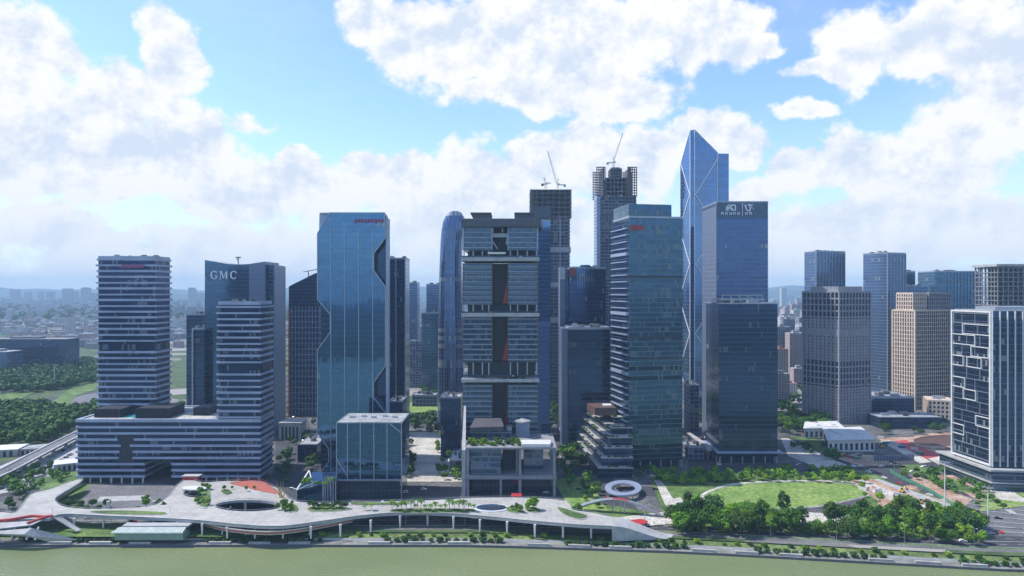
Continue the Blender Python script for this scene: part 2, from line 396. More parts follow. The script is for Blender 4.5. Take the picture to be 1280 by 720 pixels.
tag(fb.build('far_bank_ground', M['farwood']), kind='structure')
strip(-0.0, 0.3, -5, -2.6, 'river_wall', M['steel'])
strip(0.3, 8, -2.6, -2.6, 'riverside_path', M['bankpath'])
strip(8, 8.6, -2.6, -1.6, 'upper_river_wall', M['pale'])
strip(8.6, 19, -1.6, 0.04, 'bank_grass', M['bankgrass'])
strip(19, 24, 0.04, 0.05, 'promenade_path', M['paving'])
strip(24, 26.5, 0.05, 0.05, 'verge_grass', M['grass'])
strip(26.5, 46, 0.05, 0.05, 'river_road', M['asphalt'])
kb = MB()
for o in (26.3, 46.0):
    for i in range(100):
        a, b_ = -1500 + i * 30, -1470 + i * 30
        kb.box(((a + b_) / 2, (shore(a) + shore(b_)) / 2 + o, 0.1), (30.2, 0.35, 0.16), math.atan2(shore(b_) - shore(a), 30))
tag(kb.build('road_kerb', M['pale']), kind='structure')
ln = MB()
for k in range(-60, 75):
    x = k * 10
    a = math.atan2(shore(x + 3) - shore(x - 3), 6)
    for o in (31.3, 41.0): ln.box((x, shore(x) + o, 0.075), (4, 0.18, 0.01), a)
    for o in (36.0, 36.4): ln.box((x, shore(x) + o, 0.075), (10.1, 0.14, 0.01), a)
tag(ln.build('road_markings', M['line']), kind='structure')

_lv = [0.05]
def patch(name, mat, pts, z=None, world=False):
    _lv[0] += 0.012; zz = _lv[0] if z is None else z
    P = pts if world else [gp(*p) for p in pts]
    mb = MB(); a = sum(P[i][0] * P[(i + 1) % len(P)][1] - P[(i + 1) % len(P)][0] * P[i][1] for i in range(len(P)))
    if a < 0: P = P[::-1]
    mb.face([(x, y, zz) for x, y in P])
    return tag(mb.build(name, mat), kind='structure')
def smoothpoly(P, n=4):
    out = []
    L = len(P)
    for i in range(L):
        p0, p1, p2, p3 = [np.array(P[(i + k) % L], float) for k in (-1, 0, 1, 2)]
        for t in np.linspace(0, 1, n, endpoint=False):
            out.append(tuple(0.5 * ((2 * p1) + (-p0 + p2) * t + (2 * p0 - 5 * p1 + 4 * p2 - p3) * t * t + (-p0 + 3 * p1 - 3 * p2 + p3) * t ** 3)))
    return out
# paved city floor between the towers
patch('plaza_paving', M['citypave'], [(-420, 435), (-420, 900), (560, 900), (560, 425), (150, 432), (60, 435)], world=True)
patch('plaza_paving', M['palepave'], [(505, 540), (575, 540), (583, 602), (505, 602)])
patch('plaza_paving', M['palepave'], [(690, 520), (722, 520), (752, 572), (700, 572)])
patch('plaza_paving', M['palepave'], [(858, 545), (890, 545), (905, 590), (862, 590)])
# streets
patch('riverside_street', M['asphalt'], [(-400, 497), (-400, 522), (330, 522), (330, 494), (120, 497)], world=True)
patch('cross_street', M['asphalt'], [(343, 470), (362, 470), (425, 625), (345, 625)])
patch('cross_street', M['asphalt'], [(676, 500), (690, 500), (800, 640), (725, 640)])
patch('cross_street', M['asphalt'], [(855, 520), (868, 520), (905, 600), (862, 600)])
patch('back_street', M['asphalt'], [(500, 522), (700, 522), (700, 534), (500, 534)])
patch('back_street', M['asphalt'], [(860, 583), (1190, 572), (1190, 588), (860, 603)])
patch('diagonal_road', M['asphalt'], [(978, 545), (1010, 545), (1120, 590), (1245, 628), (1260, 668), (1210, 655), (1100, 603), (1040, 580)])
patch('diagonal_road', M['palepave'], [(976, 548), (985, 548), (1060, 582), (1030, 588), (985, 570)])
patch('road_crossing', M['paving'], [(1175, 615), (1330, 640), (1330, 672), (1215, 668), (1195, 640)])
patch('left_street', M['asphalt'], [(-30, 612), (-30, 590), (60, 560), (125, 530), (135, 536), (60, 585), (0, 622)])
patch('left_street', M['asphalt'], [(-60, 505), (40, 500), (125, 488), (125, 494), (40, 510), (-60, 516)])
patch('parking_ground', M['pale'], [(-40, 600), (30, 570), (105, 545), (115, 575), (40, 610), (-40, 625)])
patch('open_lot', M['paving'], [(60, 513), (90, 497), (125, 490), (125, 505), (75, 516)])
M['terr'] = plain('dark_terrace_paving', (.075, .07, .08), .9, 0, .15, .1, fine=.8)
zb = MB()
for (px, py, ang_, n_) in ((1200, 652, .15, 12), (1262, 640, 1.3, 12), (1232, 668, .1, 12)):
    cx_, cy_ = gp(px, py)
    for k in range(n_): zb.box((cx_ + (k - 6) * 1.1 * math.cos(ang_), cy_ + (k - 6) * 1.1 * math.sin(ang_), 0.9), (.5, 4, .01), ang_)
for k in range(22):
    f = k / 22; x_, y_ = gp(1010 + 200 * f, 566 + 78 * f); zb.box((x_, y_, 0.9), (5, .25, .01), -.75)
for k in range(7):
    a_, b_ = gp(1190 + k * 4, 622 + k * 7), gp(1320, 640 + k * 5); zb.box(((a_[0] + b_[0]) / 2, (a_[1] + b_[1]) / 2, 0.9), (math.hypot(a_[0] - b_[0], a_[1] - b_[1]), .3, .01), math.atan2(b_[1] - a_[1], b_[0] - a_[0]))
tag(zb.build('crossing_markings', M['line']), kind='structure')
# park on the right
patch('park_grass', M['grass'], [(812, 596), (1085, 588), (1110, 602), (1200, 632), (1240, 672), (1000, 668), (835, 658)])
patch('park_path', M['palepave'], smoothpoly([(874, 622), (896, 609.5), (924, 603.8), (975, 601), (1037, 601), (1074, 605), (1090, 616), (1070, 625), (1022, 634), (960, 638), (902, 635)]))
patch('lawn', M['lawn'], smoothpoly([(880, 622), (898, 612), (925, 606), (975, 603), (1035, 603), (1070, 607), (1086, 616), (1068, 624), (1022, 633), (960, 637), (905, 634)]))
patch('park_path', M['palepave'], [(818, 600), (826, 600), (852, 640), (835, 640)])
patch('park_path', M['palepave'], [(835, 625), (850, 622), (865, 640), (845, 655), (830, 650)])
patch('park_path', M['palepave'], smoothpoly([(990, 642), (1060, 640), (1064, 655), (1040, 658), (1000, 656)]))
patch('grey_terrace', M['terr'], [(960, 638), (1030, 634), (1080, 622), (1086, 632), (1030, 642)])
# torn-up ground beside the diagonal road
patch('building_site_ground', M['earth'], [(1062, 602), (1085, 598), (1180, 626), (1215, 648), (1130, 648)])
patch('site_track', M['palepave'], [(1068, 602), (1080, 600), (1160, 634), (1140, 640)])
patch('site_track', M['pale'], [(1092, 600), (1098, 599), (1205, 638), (1196, 642)])
patch('building_site_ground', M['earth'], [(1095, 548), (1195, 545), (1195, 580), (1150, 572)])
patch('red_site_membrane', M['redcarpet'], [(1118, 552), (1132, 550), (1176, 570), (1172, 577), (1150, 572)])
patch('building_site_ground', M['earth'], [(1135, 598), (1150, 596), (1215, 625), (1205, 636)])
patch('building_site_ground', M['earth'], [(1170, 596), (1190, 594), (1240, 620), (1226, 628)])
patch('building_site_ground', M['earth'], [(1040, 572), (1095, 570), (1120, 582), (1078, 584)])
patch('site_track', M['palepave'], [(1100, 552), (1112, 551), (1165, 578), (1150, 580)])
patch('grass_verge', M['grass'], [(1115, 582), (1150, 581), (1205, 606), (1225, 618), (1190, 614)])
patch('grass_verge', M['grass'], [(985, 545), (1040, 552), (1060, 572), (1040, 572)])
patch('grass_verge', M['lawn'], [(1225, 640), (1290, 632), (1290, 618), (1230, 612)])
patch('site_track', M['palepave'], [(1160, 574), (1190, 568), (1290, 630), (1250, 625)])
# green places
patch('garden_grass', M['lawn'], [(513, 503), (553, 499), (553, 513), (510, 520)])
patch('garden_grass', M['lawn'], [(672, 492), (700, 492), (705, 500), (675, 505)])
patch('garden_grass', M['grass'], [(55, 510), (90, 485), (125, 478), (125, 486), (95, 495), (80, 512)])
patch('garden_grass', M['grass'], [(-60, 495), (50, 488), (20, 502), (-60, 505)])
patch('garden_grass', M['lawn'], [(-40, 590), (28, 583), (20, 592), (-40, 602)])
patch('garden_grass', M['grass'], [(20, 655), (300, 655), (300, 672), (20, 672)])
patch('garden_grass', M['grass'], [(40, 600), (95, 590), (130, 606), (200, 625), (170, 645), (70, 640)])
patch('garden_grass', M['grass'], [(700, 640), (760, 632), (830, 645), (835, 652), (760, 650)])
patch('garden_grass', M['lawn'], [(690, 600), (735, 596), (760, 640), (715, 640)])
patch('park_path', M['palepave'], [(770, 648), (838, 640), (850, 655), (790, 660)])

# hills on the horizon
def ridge(name, Y, x0, x1, base, amp, seed, depth=900):
    r = random.Random(seed); ph = [r.uniform(0, 6.28) for _ in range(6)]
    mb = MB(); n = 90; prev = None
    for i in range(n + 1):
        t = i / n; x = x0 + (x1 - x0) * t
        h = base + amp * sum(math.sin(t * f + p) / (k + 1.5) for k, (f, p) in enumerate(zip((7, 13, 23, 41, 67, 97), ph)))
        h = max(15, h)
        cur = [(x, Y, 0), (x, Y + depth * .5, h * .7), (x, Y + depth, h), (x, Y + depth * 2, 0)]
        if prev:
            for k in range(3): mb.face([prev[k], cur[k], cur[k + 1], prev[k + 1]])
        prev = cur
    return tag(mb.build(name, M['farwood'], smooth=True), kind='structure')
ridge('hills', 12300, -13500, -500, 190, 45, 3)
ridge('hills', 9300, -11000, -1200, 95, 30, 8)
ridge('hills', 12300, 1200, 13500, 215, 50, 5)
ridge('hills', 9800, -1500, 6500, 110, 34, 12)

# haze: one closed box of thin blue air
hz = MB(); hz.bb(-17000, 17000, -8500, 14500, -7, 405)
hm = bpy.data.materials.new('haze'); hm.use_nodes = True; HN = NT(hm.node_tree); HN.n.clear()
pv = HN.new('ShaderNodeVolumePrincipled'); pv.inputs['Color'].default_value = (0.50, 0.74, 1.0, 1); pv.inputs['Density'].default_value = 0.00009
pv.inputs['Anisotropy'].default_value = 0.0
oo = HN.new('ShaderNodeOutputMaterial'); HN.l.new(pv.outputs[0], oo.inputs['Volume'])
tag(hz.build('haze', hm), kind='stuff')
# ------------------------------------------------------------------ towers
def quad(pl, Yl, pr, Yr, depth):
    a = Vector((wx(pl, Yl), Yl)); b = Vector((wx(pr, Yr), Yr)); d = (b - a).normalized(); n = Vector((-d.y, d.x))
    return [tuple(a), tuple(b), tuple(b + n * depth), tuple(a + n * depth)]
def grow(Q, s):
    c = Vector((sum(p[0] for p in Q) / len(Q), sum(p[1] for p in Q) / len(Q)))
    out = []
    for p in Q:
        v = Vector(p) - c; f = (v.length + s * 1.414) / v.length; out.append(tuple(c + v * f))
    return out
def centre(Q): return (sum(p[0] for p in Q) / len(Q), sum(p[1] for p in Q) / len(Q), 0)
def lerp2(Q, u, v):
    a = Vector(Q[0]).lerp(Vector(Q[1]), u); b = Vector(Q[3]).lerp(Vector(Q[2]), u); return a.lerp(b, v)
def ang(Q): return math.atan2(Q[1][1] - Q[0][1], Q[1][0] - Q[0][0])
def roofkit(t, Q, z, mat='roof', parapet=1.6, plant=True, seed=0, wallm='alu'):
    r = random.Random(seed)
    rf = MB(); rf.prism(grow(Q, -0.6), z, z + 0.4); ro = rf.build('roof', M[mat], t)
    pm = MB(); P = grow(Q, -0.05); n = len(P)
    for i in range(n):
        a, b = Vector(P[i]), Vector(P[(i + 1) % n]); d = b - a; c = (a + b) / 2
        pm.box((c.x, c.y, z + parapet / 2), (d.length + 0.3, 0.5, parapet), math.atan2(d.y, d.x))
    pm.build('parapet', M[wallm], t)
    if plant:
        th = ang(Q); W_ = (Vector(Q[1]) - Vector(Q[0])).length; D_ = (Vector(Q[3]) - Vector(Q[0])).length
        for k in range(7):
            p = lerp2(Q, r.uniform(.15, .85), r.uniform(.25, .8)); s = r.uniform(.06, .18); h = r.uniform(1.8, 3.4)
            mb = MB(); mb.box((p.x, p.y, z + .4 + h / 2), (W_ * s, D_ * s, h), th)
            for q in range(3): mb.box((p.x + (q - 1) * W_ * s * .28 * math.cos(th), p.y + (q - 1) * W_ * s * .28 * math.sin(th), z + .4 + h + .35), (W_ * s * .2, D_ * s * .6, .7), th)
            mb.build('roof_plant', M[r.choice(['alu', 'conc', 'steel'])], t)
    return ro
def tower(name, label, Q, H, mat, z0=0.0, plant=True, seed=0, roofm='roof', cat='tower', group=None, parapet=1.6, lobby=True, wallm='alu'):
    t = thing(name, label, cat, centre(Q), group)
    zb = z0 + (6.5 if lobby else 0)
    w = MB(); w.prism(Q, zb, H, cap=False); w.build('walls', mat, t)
    if lobby:
        lb = MB(); lb.prism(grow(Q, -2.5), z0, zb); lb.build('lobby', M['g_lobby'], t)
        n = len(Q)
        for i in range(n):
            if Q[0][1] > 660: break
            a, b = Vector(Q[i]), Vector(Q[(i + 1) % n]); k = max(2, int((b - a).length / 9))
            for j in range(k):
                p = a.lerp(b, (j + .0) / k); c = Vector(centre(Q)[:2]); p = p + (c - p).normalized() * .8
                cm = MB(); cm.box((p.x, p.y, z0 + 3.2), (.9, .9, 6.4)); cm.build('column', M['alu'], t)
    roofkit(t, Q, H, roofm, parapet, plant, seed, wallm)
    return t
def bands(t, Q, z0, z1, fh, h, out, mat, name='floor_bands', seed=0, skip=(), jitter=0.0):
    """storey bands standing proud of the wall, as one relief mesh"""
    r = random.Random(seed); mb = MB(); z = z0; k = 0
    while z < z1 - 0.1:
        if k not in skip:
            o = out + r.uniform(-jitter, jitter)
            mb.prism(grow(Q, o), z, z + h * (1 + r.uniform(-.15, .15)))
        z += fh; k += 1
    return mb.build(name, mat, t)
def fins(t, a, b, z0, z1, step, w, d, mat, name='mullions'):
    a, b = Vector(a), Vector(b); L = (b - a).length; n = max(1, round(L / step)); th = math.atan2(b.y - a.y, b.x - a.x)
    nv = Vector((math.sin(th), -math.cos(th))); mb = MB()
    for i in range(n + 1):
        p = a.lerp(b, i / n) + nv * d * 0.5; mb.box((p.x, p.y, (z0 + z1) / 2), (w, d, z1 - z0), th)
    return mb.build(name, mat, t)

M['g_lobby'] = curtain('lobby_glazing', (0.06, 0.09, 0.13), (0.10, 0.11, 0.13), 6.0, 3.0, .05, .05, metal=.6)
M['g_band'] = curtain('banded_glazing', (0.036, 0.062, 0.145), (0.06, 0.08, 0.13), 4.4, 1.6, .07, .0, metal=.8, var=.4, blind=.10, blindc=(.16, .18, .26))
M['g_gmc'] = curtain('blue_green_glazing', (0.115, 0.21, 0.32), (0.10, 0.15, 0.20), 4.2, 1.5, .10, .08, metal=.8, var=.25, blind=.02)
M['g_greyside'] = curtain('grey_metal_cladding', (0.26, 0.29, 0.38), (0.22, 0.25, 0.32), 4.2, 1.2, .1, .1, metal=.4, rough=.35, var=.12, blind=0)
M['g_d'] = curtain('deep_blue_glazing', (0.075, 0.175, 0.315), (0.085, 0.15, 0.24), 4.5, 1.9, .04, .05, metal=.9, var=.14, blind=.006, rough=.05, tilt=.006)
M['g_dark'] = curtain('dark_navy_glazing', (0.06, 0.10, 0.21), (0.06, 0.09, 0.15), 4.2, 1.5, .12, .10, metal=.8, var=.35, blind=.04)
M['g_cube'] = curtain('green_blue_glazing', (0.08, 0.18, 0.30), (0.09, 0.16, 0.22), 4.5, 1.9, .05, .04, metal=.85, var=.10, blind=.0, rough=.05, tilt=.005)
M['g_bullet'] = curtain('violet_blue_glazing', (0.13, 0.20, 0.34), (0.17, 0.20, 0.28), 4.2, 2.2, .22, .05, metal=.8, var=.25, blind=.05)
M['g_vip'] = curtain('teal_banded_glazing', (0.075, 0.125, 0.19), (0.13, 0.17, 0.22), 4.1, 1.6, .06, .16, metal=.75, var=.45, blind=.14, blindc=(.12, .17, .235), span=.22, spanc=(.10, .14, .17))
M['g_slab'] = curtain('soft_blue_glazing', (0.20, 0.32, 0.52), (0.17, 0.24, 0.36), 4.2, 1.5, .06, .08, metal=.85, var=.15, blind=.01)
M['g_teal'] = curtain('teal_glazing', (0.07, 0.145, 0.215), (0.10, 0.16, 0.20), 4.1, 1.5, .06, .14, metal=.78, var=.42, blind=.12, blindc=(.12, .17, .21), mech=.10)
M['g_point'] = curtain('pale_blue_glazing', (0.20, 0.30, 0.47), (0.18, 0.25, 0.36), 4.3, 1.5, .06, .07, metal=.9, var=.12, blind=.01, rough=.06, tilt=.005)
M['g_sign'] = curtain('slate_blue_glazing', (0.095, 0.16, 0.31), (0.13, 0.18, 0.28), 4.2, 1.6, .05, .24, metal=.8, var=.20, blind=.02)
M['g_navy'] = curtain('navy_glazing', (0.055, 0.10, 0.185), (0.07, 0.10, 0.15), 4.2, 1.5, .07, .12, metal=.8, var=.3, blind=.04, blindc=(.12, .18, .22))
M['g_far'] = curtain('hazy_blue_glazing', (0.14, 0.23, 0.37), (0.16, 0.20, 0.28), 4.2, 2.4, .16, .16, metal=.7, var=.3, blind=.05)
M['g_green'] = curtain('sea_green_glazing', (0.11, 0.22, 0.30), (0.12, 0.18, 0.23), 4.2, 2.4, .10, .10, metal=.75, var=.3, blind=.05)
M['g_wgrid'] = curtain('framed_box_glazing', (0.07, 0.12, 0.20), (0.12, 0.15, 0.20), 4.2, 2.2, .06, .08, metal=.8, var=.4, blind=.06)
M['w_conc'] = curtain('open_concrete_storeys', (0.05, 0.07, 0.12), (0.22, 0.23, 0.28), 4.2, 4.5, .16, .22, metal=.1, rough=.8, var=.5, blind=.12, blindc=(.22, .21, .23), fmetal=0, tilt=0)

# --- left complex: banded tower, lower banded tower and the podium they share
YA = 529
podQ = quad(97, YA, 325, YA, 62)
ph = wz(527, YA)
t = thing('banded_podium', 'long blue grey banded podium with a rooftop pool, carrying the two banded towers', 'podium building', centre(podQ))
x0, x1 = podQ[0][0], podQ[1][0]; yb = YA + 62
xa, xb = wx(181, YA), wx(216, YA)       # open passage through the lower storeys
zt = wz(575, YA)
xw, yw = wx(296, YA), YA + 27
w_ = MB(); w_.bb(x0, xa, YA, yb, 5.5, zt); w_.bb(xb, xw, YA, yb, 5.5, zt); w_.bb(x0, xw, YA, yb, zt, ph); w_.bb(xw, x1, YA, yw, 5.5, ph)
w_.build('walls', M['g_band'], t)
lb = MB(); lb.bb(x0 + 4, xa - 3, YA + 4, yb - 3, 0, 5.5); lb.build('lobby', M['g_lobby'], t); lb = MB(); lb.bb(xb + 3, xw - 3, YA + 4, yb - 3, 0, 5.5); lb.bb(xw - 3, x1 - 4, YA + 4, yw - 2, 0, 5.5); lb.build('lobby', M['g_lobby'], t)
cm = MB()
for k in range(18):
    x = x0 + 1 + (x1 - x0 - 2) * k / 17
    if xa - 1 < x < xb + 1: continue
    for q in (YA + .5, (yb if x < xw else yw) - 2): cm = MB(); cm.bb(x - .5, x + .5, q, q + 1, 0, 5.5); cm.build('column', M['white'], t)
bm_ = MB(); r = random.Random(3); nb = 9; stp = (ph - 5.5) / nb
xv0, xv1 = wx(151, YA), wx(166, YA)
for k in range(nb + 1):
    z = 5.2 + k * stp; hgt = 1.7 if k < nb else 2.3
    segs = [(x0 - 1, x1 + 1)]
    if z < zt - 1: segs = [(x0 - 1, xa + .6), (xb - .6, x1 + 1)]
    if 2 < k < 7:
        segs = [s2 for s1 in segs for s2 in ([(s1[0], xv0 + r.uniform(-2, 2)), (xv1 + r.uniform(-2, 2), s1[1])] if s1[0] < xv0 and s1[1] > xv1 else [s1])]
    for a, b in segs:
        bm_.bb(a, b, YA - 1.2, YA + 2, z, z + hgt)
        if a < xw: bm_.bb(a, min(b, xw), yb - 2, yb + 1.2, z, z + hgt)
        if b > xw: bm_.bb(xw, b, yw - 2, yw + 1.2, z, z + hgt); bm_.bb(xw, xw + 1.2, yw + 1.2, yb + 1.2, z, z + hgt)
        if abs(a - (x0 - 1)) < .1: bm_.bb(a, a + 2.5, YA + 2, yb - 2, z, z + hgt)
        if abs(b - (x1 + 1)) < .1: bm_.bb(b - 2.5, b, YA + 2, yw - 2, z, z + hgt)
    if z < zt - 1:
        bm_.bb(xa - 2, xa + .6, YA + 2, yb - 2, z, z + hgt); bm_.bb(xb - .6, xb + 2, YA + 2, yb - 2, z, z + hgt)
bm_.build('floor_bands', M['band'], t)
vm = MB(); vm.bb(xv0 - 1, xv1 + 1, YA - .35, YA + .2, wz(590, YA), wz(545, YA)); vm.build('void_panel', M['dark'], t)  # darkness of the podium's open void put in as a flat dark panel
rf = MB(); rf.bb(x0 + 1, xw, YA + 2.1, yb - 2.1, ph, ph + 1.2); rf.bb(xw, x1 - 2.6, YA + 2.1, yw - 2.1, ph, ph + 1.2); rf.build('roof', M['roofl'], t)
po = MB(); P = [(wx(136, 545), 538), (wx(172, 545), 538), (wx(172, 545), 556), (wx(140, 545), 556)]
po.prism(P, ph + 1.2, ph + 1.5); po.build('pool', M['pool'], t)
dk = MB(); dk.prism([(P[0][0] - 5, 533), (P[1][0] + 2, 533), (P[1][0] + 2, 537.8), (P[0][0] - 5, 537.8)], ph + 1.2, ph + 1.45)
dk.build('roof_deck', M['palepave'], t); dk = MB(); dk.prism([(wx(220, 540), 533), (wx(268, 540), 533), (wx(268, 540), 560), (wx(220, 540), 560)], ph + 1.2, ph + 1.4); dk.build('roof_deck', M['palepave'], t)
for a, b, ya, yb2, hh in ((120, 152, 538, 566, 6.5), (173, 214, 536, 562, 7.5), (236, 256, 548, 566, 6)):
    o = MB(); xa_, xb_ = wx(a, 540), wx(b, 540); o.bb(xa_, xb_, ya, yb2, ph + 1.5, ph + 1.5 + hh)
    for k in range(int((xb_ - xa_) / 1.2)): o.bb(xa_ + k * 1.2, xa_ + k * 1.2 + .35, ya - .4, ya, ph + 1.5, ph + 1.5 + hh + .6)
    o.build('roof_pavilion', M['dark'], t)
podium = t

def banded(name, label, Q, z0, z1, fh, seed, skip, mech):
    t = thing(name, label, 'tower', (*centre(Q)[:2], z0))
    w = MB(); w.prism(Q, z0, z1, cap=False); w.build('walls', M['g_band'], t)
    r = random.Random(seed); mb = MB(); z = z0 + 1.5; k = 0
    while z < z1 - 1:
        if k not in skip:
            mb.prism(grow(Q, 1.0 + r.uniform(-.25, .35)), z, z + 1.55 + r.uniform(-.3, .3))
            # deeper shelf over part of the front
            if r.random() < .6:
                u0 = r.uniform(0, .5); u1 = u0 + r.uniform(.3, .5)
                a, b = Vector(Q[0]).lerp(Vector(Q[1]), u0), Vector(Q[0]).lerp(Vector(Q[1]), min(1, u1))
                mb.bb(a.x, b.x, a.y - 2.0, a.y - .9, z + .3, z + 1.2)
        z += fh; k += 1
    mb.build('floor_bands', M['band'], t)
    roofkit(t, Q, z1, 'roof', 2.6, True, seed, 'band')
    return t
QA1 = quad(123, 560, 194, 560, 24)
t = banded('banded_tower', 'taller banded tower at the left, rising behind the rooftop pool of the podium', QA1, ph + 1.2, wz(324, 560), 4.75, 4, (11,), .0)
cr = MB(); cr.prism(grow(QA1, -.4), wz(345, 560), wz(326, 560), cap=False); cr.build('crown_glazing', M['g_gmc'], t)
sg = MB(); r = random.Random(5)
for k in range(7): sg.bb(wx(152, 558) + k * 2.7, wx(152, 558) + k * 2.7 + 1.9, 557.4, 557.9, wz(335, 558), wz(330.5, 558))
sg.build('sign', plain('faded_red_sign', (0.30, .10, .20)), t)
QA2 = quad(273, YA - .5, 325, YA - .5, 26)
banded('banded_tower', 'shorter banded tower at the right end of the podium, before the lettered tower', QA2, ph + 1.2, wz(381, YA), 4.75, 9, (8,), .0)

# --- lettered tower
YB = 700
t = thing('lettered_tower', 'dark blue green glass tower with a dipped roofline and white letters GMC', 'tower', (wx(300, YB), YB, 0))
P = [(wx(256, YB), 0), (wx(312, YB), 0), (wx(312, YB), wz(330, YB)), (wx(300, YB), wz(330.5, YB)), (wx(285, YB), wz(330, YB)), (wx(256, YB), wz(325, YB))]
w = MB(); w.slab(P, YB, YB + 42); w.build('walls', M['g_gmc'], t)
P = [(wx(312, YB), 0), (wx(332, YB), 0), (wx(332, YB), wz(327, YB)), (wx(312, YB), wz(330, YB))]
w = MB(); w.slab(P, YB - 1.5, YB + 40); w.build('side_wing', M['g_greyside'], t)
w = MB(); w.bb(wx(332.5, YB), wx(340.5, YB), YB + 4, YB + 38, 0, wz(331, YB)); w.build('corner_wing', M['g_teal'], t)
w = MB(); w.bb(wx(340.7, YB), wx(342.5, YB), YB + 3, YB + 36, 0, wz(332, YB)); w.build('end_wing', M['g_greyside'], t)
a = MB(); xx = wx(293, YB); zz = wz(331, YB); a.bar((xx, YB + 10, zz), (xx, YB + 10, zz + 8), .7); a.bar((xx - 2.5, YB + 10, zz + 8), (xx + 2.5, YB + 10, zz + 8), 1.2); a.bar((xx - 2, YB + 10, zz + 8), (xx, YB + 10, zz + 4), .5)
a.build('roof_mast', M['steel'], t)
def letter(ch, x, z, h, y):
    """serif capitals cut from short strokes"""
    mb = MB(); s = h; tk = .17 * s; th = .07 * s
    B = lambda x0, x1, z0, z1: mb.bb(x + x0 * s, x + x1 * s, y - .6, y, z + z0 * s, z + z1 * s)
    def arc(cx, cz, rx, rz, a0, a1, n=14):
        for i in range(n):
            p, q = rad(a0 + (a1 - a0) * i / n), rad(a0 + (a1 - a0) * (i + 1) / n)
            w0, w1 = [th + (tk - th) * abs(math.cos(v)) for v in (p, q)]
            O = [(x + (cx + rx * math.cos(v)) * s, z + (cz + rz * math.sin(v)) * s) for v in (p, q)]
            I = [(x + (cx + rx * math.cos(v)) * s - wv * math.cos(v), z + (cz + rz * math.sin(v)) * s - wv * math.sin(v)) for v, wv in ((p, w0), (q, w1))]
            mb.slab([O[0], O[1], I[1], I[0]], y - .6, y)
    if ch in 'GC': arc(.42, .5, .42, .5, 48, 318)
    if ch == 'G': B(.62, .79, .08, .44); B(.5, .88, .40, .46)
    if ch == 'C': B(.70, .76, .62, .92)
    if ch == 'G': B(.70, .76, .68, .92)
    if ch == 'M':
        for sx in (.12, .86):
            B(sx - .03 if sx < .5 else sx - .09, sx + .03 if sx < .5 else sx + .09, 0, 1); B(sx - .12, sx + .15, 0, .06)
        B(.0, .2, .94, 1); B(.78, 1.0, .94, 1)
        mb.slab([(x + .12 * s, z + s), (x + .28 * s, z + s), (x + .56 * s, z + .12 * s), (x + .46 * s, z + .05 * s)], y - .6, y)
        mb.slab([(x + .80 * s, z + s), (x + .86 * s, z + s), (x + .52 * s, z + .05 * s), (x + .46 * s, z + .05 * s)], y - .6, y)
    return mb
for ch, px in (('G', 263.5), ('M', 274.5), ('C', 288)):
    letter(ch, wx(px, YB), wz(349, YB), 8.6, YB - .3).build('letter', M['signwhite'], t)
# slim grey blocks to its left
t = tower('office_block', 'dark grey office block half hidden behind the left edge of the lettered tower', quad(233, 780, 252, 780, 30), wz(394, 780), M['g_navy'], seed=11, cat='office block')
t = tower('office_block', 'narrow low dark glass block with one pale vertical edge beside the lettered tower', quad(240, 690, 255.5, 690, 24), wz(412, 690), M['g_navy'], seed=12, cat='office block')
fins(t, (wx(240.5, 689), 689), (wx(241.5, 689), 689), 0, wz(412, 690), 3, .8, .8, M['alu'], 'edge_fin')

# --- slope-roofed tower under completion, with its orange hoist
YC = 815
t = thing('slope_roofed_tower', 'dark gridded tower with a sloping roof between the lettered tower and the tall blue one', 'tower', (wx(380, YC), YC, 0))
P = [(wx(361, YC), 0), (wx(400, YC), 0), (wx(400, YC), wz(340, YC)), (wx(393, YC), wz(342, YC)), (wx(361, YC), wz(358, YC))]
w = MB(); w.slab(P, YC, YC + 36); w.build('walls', M['g_navy'], t)
fins(t, (wx(361, YC), YC), (wx(399, YC), YC), 0, wz(383, YC), 4.2, .6, .8, M['band'])
bands(t, [(wx(361, YC), YC), (wx(400, YC), YC), (wx(400, YC), YC + 36), (wx(361, YC), YC + 36)], 8, wz(383, YC), 6.5, .7, .4, M['band'])
cb = MB(); c0 = (wx(384, YC), YC + 5, wz(346, YC)); cb.bar(c0, (c0[0], c0[1], c0[2] + 7), .9); cb.bar((c0[0] - 6, c0[1], c0[2] + 6), (c0[0] + 16, c0[1], c0[2] + 10), .8)
cb.build('cleaning_crane', M['steel'], t)
h = thing('builders_hoist', 'orange meshed builders hoist climbing the left side of the slope roofed tower', 'hoist', (wx(358, 812), 812, 0))
mm = MB(); X = wx(358, 812); Zt = wz(385, 812)
for sx in (-3.2, 3.2):
    for sy in (-2, 2): mm.bar((X + sx, 812 + sy, 0), (X + sx, 812 + sy, Zt), .45)
for k in range(int(Zt / 6)): mm.bb(X - 3.4, X + 3.4, 810, 814, k * 6, k * 6 + .9)
mm.build('mast', M['orange'], h)
mm = MB(); mm.bb(X - 1.6, X + 1.6, 809, 811.5, 60, 64); mm.build('hoist_car', M['yellow'], h)

